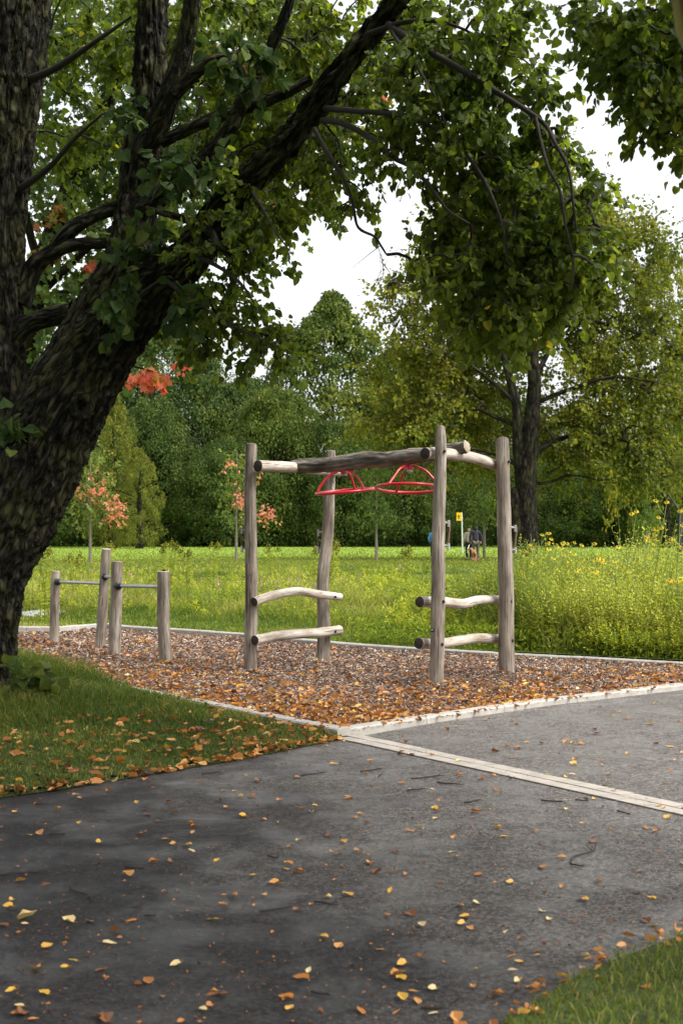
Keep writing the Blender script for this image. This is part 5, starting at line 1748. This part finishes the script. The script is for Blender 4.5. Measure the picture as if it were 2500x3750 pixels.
# sucker shoot at the foot of the leaning linden
su = thing("linden_sapling", "leafy sucker shoots sprouting at the foot of the leaning linden", "shoot", tuple(gpx(110, 2590)))
g = Geo(); gl_ = Geo()
for k in range(14):
    b0 = gpx(90 + random.uniform(-30, 60), 2600)
    tp = px(random.uniform(10, 250), random.uniform(2380, 2540), random.uniform(11.2, 11.6))
    mid = (b0 + tp) / 2 + np.array((0, 0, .08))
    thin(g, np.array([[b0, mid, tp]]), np.array([[.006, .004, .002]]), 5)
    m_ = 9
    u = .35 + .65 * rng.random(m_)
    P = b0 * ((1 - u) ** 2)[:, None] + mid * (2 * u * (1 - u))[:, None] + tp * (u ** 2)[:, None]
    leaves(gl_, P, rdir(m_) + np.array((.2, 0, -.1)), rdir(m_) * .5 + np.array((0, -.5, .7)), rng.uniform(.09, .14, m_), LEAF_HEART, np.clip(rng.normal(.75, .18, m_), 0, 1))
part(g, "stems", M['stem'], su); part(gl_, "leaves", M['trunk_leaf'], su, False)

# ------------------------------------------------------------------ leaf litter
g = Geo()


def litter(g, X, Y, z, size, tn, tilt=.35):
    n = len(X)
    a = rng.random(n) * 2 * np.pi
    ax = np.stack([np.cos(a), np.sin(a), rng.normal(0, .12, n)], 1)
    nr = np.stack([rng.normal(0, tilt, n), rng.normal(0, tilt, n), np.ones(n)], 1)
    leaves(g, np.stack([X, Y, z], 1), ax, nr, size, LEAF_DRY, tn, rng.uniform(.35, .85, n), rng.uniform(.4, 2.2, n))


# on the mulch: dense towards the near corner
xx = rng.uniform(0, 2900, 30000); yy = rng.uniform(2310, 2712, 30000)
Z = EYE * FPX / (yy - 1950); X = (xx - 1250) / FPX * Z; Y = Z
dn = dist_poly(X, Y, FRONT_L + FRONT_R[1:])
dbk = dist_poly(X, Y, BACK)
p_ = 1.0 * np.exp(-dn / 1.15) * np.clip(.2 + 2.0 * (n2(X, Y, 1.3, 81) - .3), 0.1, 1.3) + .035 + .09 * np.exp(-dbk / .12)
k = inpoly(X, Y, BED) & (rng.random(len(X)) < p_ * 1.05)
X, Y = X[k], Y[k]
litter(g, X, Y, mound(X, Y) + .012, rng.uniform(.03, .072, len(X)), np.clip(rng.normal(.46, .22, len(X)), 0, 1), .6)
# on the verge and banked along its edge
n = 16000
X = rng.uniform(-3.6, .1, n); Y = rng.uniform(7.2, 16, n)
ed = dist_poly(X, Y, V_EDGE); ek = dist_poly(X, Y, FRONT_L)
cor = np.exp(-((X + .3) ** 2 + (Y - 9.9) ** 2) / .8)
p_ = .55 * np.exp(-(ed / .13) ** 2) + .075 + .34 * cor + .04 * (n2(X, Y, 1.5, 83) > .55)
k = (inpoly(X, Y, VERGE) | (ed < .05)) & (rng.random(n) < p_) & (np.abs(X) < .26 * Y + .3)
X, Y, ed = X[k], Y[k], ed[k]
litter(g, X, Y, verge_z(X, Y) + .008 + .03 * np.clip(ed / .3, 0, 1) * rng.random(len(X)), rng.uniform(.035, .08, len(X)), np.clip(rng.normal(.44, .22, len(X)), 0, 1), .7)
# near right corner edge
n = 3200
X = rng.uniform(-.2, 2.4, n); Y = rng.uniform(3.2, 6.4, n)
ed = dist_poly(X, Y, LOW)
k = rng.random(n) < (.8 * np.exp(-(ed / .07) ** 2) + .035 * inpoly(X, Y, LOWV)); X, Y = X[k], Y[k]
litter(g, X, Y, np.full(len(X), .014), rng.uniform(.025, .055, len(X)), np.clip(rng.normal(.5, .2, len(X)), 0, 1), .5)
# crumbs along the paver joint
tag(g.build("leaf_litter", M['dry']), "drifts of orange and tan fallen leaves on the mulch and verge", None, None, 'stuff')
g = Geo()
n = 3200
xx = rng.uniform(-50, 2550, n); yy = rng.uniform(2560, 3760, n)
Z = EYE * FPX / (yy - 1950); X = (xx - 1250) / FPX * Z; Y = Z
k = ~inpoly(X, Y, BED) & ~inpoly(X, Y, VERGE) & ~inpoly(X, Y, LOWV)
X, Y = X[k], Y[k]
litter(g, X, Y, np.full(len(X), .004), rng.uniform(.004, .020, len(X)) * rng.random(len(X)) ** .5, np.clip(rng.normal(.2, .2, len(X)), 0, 1), .5)
tag(g.build("path_crumbs", M['dry']), "fine brown crumbs of leaf and bark on the asphalt", None, None, 'stuff')

# single leaves on the asphalt
cols = {'golden yellow': .82, 'orange': .45, 'pale tan': .97, 'rust brown': .18, 'amber': .62}
lproto = {}
for cn, tv in cols.items():
    for v in range(4):
        g = Geo()
        leaves(g, np.array([(0, -.5, 0.0)]), np.array([(0, 1, .02)]), np.array([(random.uniform(-.2, .2), 0, 1.0)]), 1.0, LEAF_DRY, np.clip(tv + rng.normal(0, .04), 0, 1),
               (.5, .75, .9, 1.0)[v], (.5, 1.2, .9, 1.8)[v])
        thin(g, np.array([[(0, -.5, .01), (.03, -.7, .03), (.1, -.85, .02)]]), np.array([[.014, .012, .01]]), 3, tint=tv * .6)
        o = g.build("fallen_leaf", M['dry']); COL.objects.unlink(o)
        lproto[(cn, v)] = o.data
        bpy.data.objects.remove(o)


def zone(x, y):
    if y < (2697 + (x - 1330) * .216) and x > 1300:
        return "beyond the paving strip, " + ("close to the kerb" if y < 2660 + (2500 - x) * .02 else "near the right edge" if x > 2100 else "mid asphalt")
    if y < 3000 and x >= 1250: return "just below the paving strip, " + ("near its left end" if x < 1650 else "mid way along it" if x < 2100 else "near its right end")
    if y < 3000: return "on dark asphalt by the left verge, " + ("at the left edge" if x < 500 else "mid way along it" if x < 900 else "near the kerb corner")
    if y < 3350: return "in the middle foreground, " + ("far left" if x < 500 else "left" if x < 1000 else "centre" if x < 1500 else "right" if x < 2000 else "far right")
    return "nearest the viewer, " + ("far left" if x < 420 else "left" if x < 850 else "centre" if x < 1400 else "by the near grass")


placed = []
hand = [(105, 3365, 120, 'pale tan', 1.9), (1320, 2985, 75, 'golden yellow', 1), (440, 3440, 0, 'amber', 1), (1985, 3345, 0, 'pale tan', 1), (2145, 3300, 0, 'golden yellow', 1), (1100, 3590, 0, 'orange', 1.3), (1130, 3560, 0, 'pale tan', 1),
        (1860, 2735, 20, 'orange', 1), (2070, 2720, 0, 'orange', 1), (2400, 2580, 0, 'golden yellow', 1.2), (1890, 2745, 0, 'rust brown', 1), (465, 3210, 0, 'amber', 1.4), (690, 3100, 0, 'golden yellow', 1.3), (700, 3120, 30, 'pale tan', 1.2),
        (1750, 3210, 0, 'orange', 1.2), (1350, 3170, 0, 'orange', 1), (290, 3020, 0, 'golden yellow', 1.2), (880, 2920, 0, 'golden yellow', 1.3), (940, 2866, 0, 'rust brown', 1.1), (1580, 3630, 0, 'pale tan', 1.3), (1470, 3660, 0, 'golden yellow', 1),
        (1870, 3510, 0, 'orange', 1.2), (1880, 3560, 0, 'pale tan', 1.3), (40, 3640, 0, 'golden yellow', 1), (60, 3720, 0, 'orange', 1.2), (540, 3600, 0, 'orange', 1), (2260, 2895, 0, 'rust brown', 1)]
for x, y, a, cn, s in hand:
    placed.append((x, y, cn, s))
tries = 0
cn_list = list(cols)
while len(placed) < 294 and tries < 20000:
    tries += 1
    x = random.uniform(-20, 2520); y = random.uniform(2560, 3750)
    X_, Y_, _z = gpx(x, y)
    A = (np.array([X_]), np.array([Y_]))
    if inpoly(*A, BED)[0] or inpoly(*A, VERGE)[0] or inpoly(*A, LOWV)[0]: continue
    if dist_poly(*A, FRONT_R)[0] < .16: continue
    if random.random() > (1.0 if y < 3100 else .42): continue
    placed.append((x, y, random.choices(cn_list, (22, 26, 15, 20, 22))[0], 1))
for x, y, cn, s in placed:
    X_, Y_, _z = gpx(x, y)
    v_ = random.randrange(4)
    o = bpy.data.objects.new("fallen_leaf", lproto[(cn, v_)])
    COL.objects.link(o)
    sz = random.uniform(.028, .056) * s
    o.scale = (sz, sz, sz)
    o.rotation_euler = (random.gauss(0, .12), random.gauss(0, .12), random.uniform(0, 6.28))
    o.location = (X_, Y_, .006)
    tag(o, ("small " if sz < .037 else "large " if sz > .05 else "") + ("narrow ", "", "broad ", "curled ")[v_] + cn + " leaf " + zone(x, y), "leaf", "fallen leaves scattered on the asphalt")
# twigs on the asphalt
tw = [(1490, 2900, 1555, 2893), (1700, 2945, 1760, 2935), (1385, 2850, 1400, 2835), (1980, 2936, 2070, 2944), (2105, 2935, 2155, 2940), (2260, 2975, 2310, 2990), (1505, 2857, 1625, 2845), (1100, 2845, 1195, 2833), (740, 2840, 810, 2830),
      (0, 3212, 180, 3195), (180, 3060, 240, 3062), (260, 3250, 340, 3310), (950, 3345, 1070, 3330), (1150, 3310, 1240, 3322), (460, 3180, 530, 3190), (490, 3330, 520, 3320), (1140, 3640, 1210, 3655), (2090, 3170, 2190, 3090),
      (1540, 3700, 1635, 3702), (2090, 3172, 2140, 3180), (1320, 2830, 1400, 2820), (530, 3360, 570, 3362), (980, 3140, 1020, 3150), (1600, 2870, 1700, 2880)]
for (x0, y0, x1, y1) in tw:
    a_, b_v = gpx(x0, y0), gpx(x1, y1)
    L = np.linalg.norm(b_v - a_)
    if L > .45:
        b_v = a_ + (b_v - a_) * .45 / L
    c_ = (a_ + b_v) / 2
    g = Geo()
    nrm_ = np.array((-(b_v - a_)[1], (b_v - a_)[0], 0)) * random.uniform(-.06, .06)
    P = np.array([a_, a_ * .7 + b_v * .3 + nrm_, a_ * .35 + b_v * .65 - nrm_, b_v]) + np.array((0, 0, .008))
    tube(g, P, [.0045, .004, .0035, .002], segs=6, n=10, lump=.2)
    tube(g, [P[2], P[2] + (P[3] - P[2]) * .5 + nrm_ * 2 + np.array((.01, .01, .004))], [.003, .0015], segs=5, n=3)
    o = g.build("fallen_twig", M['twig'], smooth=True, origin=c_ * np.array((1, 1, 0)))
    near = min(placed, key=lambda q: (q[0] - (x0 + x1) / 2) ** 2 + 4 * (q[1] - (y0 + y1) / 2) ** 2)
    tag(o, ("long" if L > .3 else "mid-length" if L > .18 else "short") + " dark twig near " + near[2].split()[-1] + " leaf, " + zone((x0 + x1) / 2, (y0 + y1) / 2), "twig", "fallen twigs on the asphalt")

# ------------------------------------------------------------------ sign
ZS = 98.0
sg = thing("sign", "small yellow sign with black figure on a thin pale pole", "sign", tuple(gpx(1693, 1950 + EYE * FPX / ZS)[:2]) + (.09,))
g = Geo(); tube(g, [px(1693, 2031, ZS), px(1690, 1877, ZS)], [.045, .045], segs=10, n=4)
part(g, "pole", plain("pale painted pole", (.55, .58, .52), .5), sg)
M['sign_y'] = plain("yellow sign", (.80, .48, .01), .45, var=.04)
g = Geo(); c = px(1679.5, 1892, ZS - .05); box(g, c, (.33, .03, .56)); pn = part(g, "sign_panel", M['sign_y'], sg, False)
g = Geo()
box(g, c + np.array((0, -.02, -.03)), (.075, .014, .20)); box(g, c + np.array((0, -.0205, .05)), (.20, .013, .04)); box(g, c + np.array((-.022, -.0207, -.14)), (.03, .012, .06)); box(g, c + np.array((.022, -.0207, -.14)), (.03, .012, .06))
pg = part(g, "pictogram", M['black'], pn, False)
g = Geo(); tube(g, [c + np.array((0, -.016, .115)), c + np.array((0, -.03, .115))], [.032, .032], segs=12, n=2)
part(g, "pictogram_head", plain("orange mark", (.65, .16, .02), .5), pn)


# ------------------------------------------------------------------ people and dog
def skin(name, verts, edges, radii, mat, parent, sub=2):
    me = bpy.data.meshes.new(name)
    me.from_pydata([tuple(v) for v in verts], edges, [])
    me.materials.append(mat)
    o = bpy.data.objects.new(name, me)
    COL.objects.link(o)
    md = o.modifiers.new("skin", 'SKIN')
    md.use_smooth_shade = True
    for i, r_ in enumerate(radii):
        sv = me.skin_vertices[0].data[i]
        sv.radius = (r_, r_) if not isinstance(r_, tuple) else r_
        sv.use_root = (i == 0)
    ss = o.modifiers.new("sub", 'SUBSURF'); ss.levels = sub; ss.render_levels = sub
    o.parent = parent
    return o


def person(x, Z, H, label, top_m, leg_m, hair_m, skin_m, yaw=0, hood=True, arm_fwd=.1, light_jacket=False):
    b = gpx(x, 1950 + EYE * FPX / Z)
    root = thing("person", label, "person", (b[0], Z, .09), None, yaw)
    k = H / 1.75
    v = [(0, 0, .95), (0, 0, 1.12), (0, .01, 1.3), (0, 0, 1.43), (0, 0, 1.5), (0, -.01, 1.57), (0, -.01, 1.68),
         (-.19, 0, 1.42), (-.26, .03, 1.14), (-.21, arm_fwd, .92), (-.20, arm_fwd + .05, .84), (.19, 0, 1.42), (.26, 0, 1.14), (.25, .05, .9), (.25, .06, .82),
         (-.10, 0, .88), (-.11, .02, .5), (-.11, -.02, .09), (-.115, .12, .04), (.10, 0, .88), (.11, .02, .5), (.11, -.02, .09), (.115, .12, .04)]
    e = [(0, 1), (1, 2), (2, 3), (3, 4), (4, 5), (5, 6), (3, 7), (7, 8), (8, 9), (9, 10), (3, 11), (11, 12), (12, 13), (13, 14), (0, 15), (15, 16), (16, 17), (17, 18), (0, 19), (19, 20), (20, 21), (21, 22)]
    r = [(.12, .09), (.10, .08), (.11, .08), (.07, .06), .045, .075, .07, .04, .038, .033, .03, .04, .038, .033, .03, .08, .055, .04, .035, .08, .055, .04, .035]
    V = [tuple(np.array(q) * k) for q in v]
    R = [tuple(c * k for c in q) if isinstance(q, tuple) else q * k for q in r]
    skin("body", V, e, R, skin_m, root)
    ti = [1, 2, 3, 7, 8, 9, 11, 12, 13]
    jv = [(0, 0, .92), (0, 0, 1.12), (0, .01, 1.32), (0, 0, 1.44), (-.19, 0, 1.42), (-.27, .03, 1.15), (-.22, arm_fwd, .93), (.19, 0, 1.42), (.27, 0, 1.15), (.26, .05, .93)]
    je = [(0, 1), (1, 2), (2, 3), (3, 4), (4, 5), (5, 6), (3, 7), (7, 8), (8, 9)]
    jr = [(.18, .14), (.17, .135), (.19, .14), (.13, .10), .085, .07, .055, .085, .07, .055]
    skin("jacket", [tuple(np.array(q) * k) for q in jv], je, jr, top_m, root)
    tv = [(0, 0, .95), (-.10, 0, .88), (-.11, .02, .5), (-.11, -.01, .12), (.10, 0, .88), (.11, .02, .5), (.11, -.01, .12)]
    skin("trousers", [tuple(np.array(q) * k) for q in tv], [(0, 1), (1, 2), (2, 3), (0, 4), (4, 5), (5, 6)], [(.16, .125), .105, .08, .065, .105, .08, .065], leg_m, root)
    for s in (-1, 1):
        skin("shoe", [(s * .11 * k, -.04, .05), (s * .115 * k, .06, .045), (s * .12 * k, .16, .035)], [(0, 1), (1, 2)], [.05, .045, .035], M['shoe'], root)
    if hood:
        skin("hood", [(0, -.02 * k, 1.46 * k), (0, -.03 * k, 1.58 * k), (0, -.02 * k, 1.68 * k)], [(0, 1), (1, 2)], [.10, .115, .095], top_m, root)
    else:
        skin("hair", [(0, -.03 * k, 1.5 * k), (0, -.035 * k, 1.6 * k), (0, -.01 * k, 1.69 * k)], [(0, 1), (1, 2)], [.07, .095, .09], hair_m, root)
    for sx in (-1, 1):     # eyes, ears on the far side of the figure
        pass
    g = Geo()
    tube(g, [(0, .055 * k, 1.60 * k), (0, .085 * k, 1.585 * k)], [.014, .010], segs=8, n=3)
    g.build("nose", skin_m, root, True)
    return root


M['shoe'] = plain("dark shoe", (.03, .03, .03), .6)
M['navy'] = plain("dark navy hoodie", (.022, .022, .032), .85)
M['khaki'] = plain("olive trousers", (.085, .080, .055), .85)
M['skin'] = plain("skin", (.52, .32, .23), .55)
M['blond'] = plain("blond hair", (.50, .36, .20), .6)
M['beige'] = plain("beige coat", (.42, .38, .28), .8)
M['sky'] = plain("light blue jacket", (.12, .35, .62), .7)
M['dark_trousers'] = plain("dark trousers", (.02, .02, .025), .8)
M['tan'] = plain("tan dog coat", (.33, .16, .07), .8, scale=5, var=.25)
M['white'] = plain("white", (.75, .73, .7), .6)
person(1741, 69.0, 1.80, "person in dark hooded jacket and olive trousers seen from behind, walking a tan dog", M['navy'], M['khaki'], M['blond'], M['skin'], yaw=math.radians(8))
person(1716, 72.5, 1.68, "blond person in beige coat half hidden behind the hooded one", M['beige'], M['dark_trousers'], M['blond'], M['skin'], yaw=math.radians(20), hood=False)
person(1588, 74.0, 1.65, "person in light blue jacket almost hidden behind the front right frame post", M['sky'], M['dark_trousers'], M['blond'], M['skin'], yaw=0, hood=False)
# dog: head to the left, rump towards the viewer
db = gpx(1722, 1950 + EYE * FPX / 67.5)
dog = thing("dog", "tan dog with dark muzzle standing in front of the hooded person", "dog", (db[0] + .12, 67.5, .08), None, math.radians(-38))
dog.scale = (.85, .85, .85)
dv = [(.17, -.15, .52), (.05, .05, .55), (-.12, .22, .54), (-.24, .30, .66), (-.33, .30, .76), (-.47, .27, .71),
      (.10, -.2, .48), (.08, -.12, .30), (.10, -.24, .18), (.08, -.20, .02), (.27, -.13, .48), (.27, -.08, .30), (.29, -.18, .18), (.29, -.14, .02),
      (-.18, .20, .42), (-.19, .20, .22), (-.20, .19, .02), (-.07, .27, .42), (-.06, .27, .22), (-.07, .26, .02), (.22, -.24, .56), (.28, -.30, .66)]
de = [(0, 1), (1, 2), (2, 3), (3, 4), (4, 5), (0, 6), (6, 7), (7, 8), (8, 9), (0, 10), (10, 11), (11, 12), (12, 13), (2, 14), (14, 15), (15, 16), (2, 17), (17, 18), (18, 19), (0, 20), (20, 21)]
dr = [.125, .115, .14, .085, .085, .04, .07, .05, .03, .032, .07, .05, .03, .032, .055, .034, .032, .055, .034, .032, .03, .015]
skin("body", dv, de, dr, M['tan'], dog)
skin("muzzle", [(-.45, .27, .715), (-.53, .26, .695)], [(0, 1)], [.042, .032], M['shoe'], dog)
for s in (-1, 1):
    skin("ear", [(-.32 + .0 * s, .30 + .07 * s, .82), (-.30, .30 + .09 * s, .74)], [(0, 1)], [.025, .03], M['tan'], dog)
g = Geo()
le = [px(1718, 1995, 68.6), px(1712, 2010, 68.2), px(1712, 2025, 67.7)]
thin(g, np.array([le]), np.array([[.012, .012, .012]]), 5)
tag(g.build("dog_leash", M['white']), "pale leash running from the hooded person's hand to the tan dog", "leash")

# bleached dead branch left of the trunk
g = Geo()
for (x0, y0, x1, y1, r) in ((85, 1560, 90, 1460, .03), (90, 1460, 82, 1350, .02), (90, 1440, 130, 1370, .018), (86, 1500, 60, 1430, .016), (90, 1470, 110, 1440, .012)):
    tube(g, [px(x0, y0, 40), px((x0 + x1) / 2 + 3, (y0 + y1) / 2, 40), px(x1, y1, 40)], [r, r * .8, r * .5], segs=7, n=6)
tube(g, [px(85, 1560, 40), px(80, 1800, 40), (px(80, 1800, 40)[0], 40, .05)], [.03, .05, .07], segs=8, n=8)
tag(g.build("dead_tree", plain("bleached wood", (.5, .46, .4), .8), smooth=True), "bleached bare dead sapling glimpsed left of the leaning trunk", "dead tree")

# protos that were never placed
for k_, (a_, b_v) in proto.items():
    for o in (a_, b_v):
        if o.name not in COL.objects:
            bpy.data.objects.remove(o)
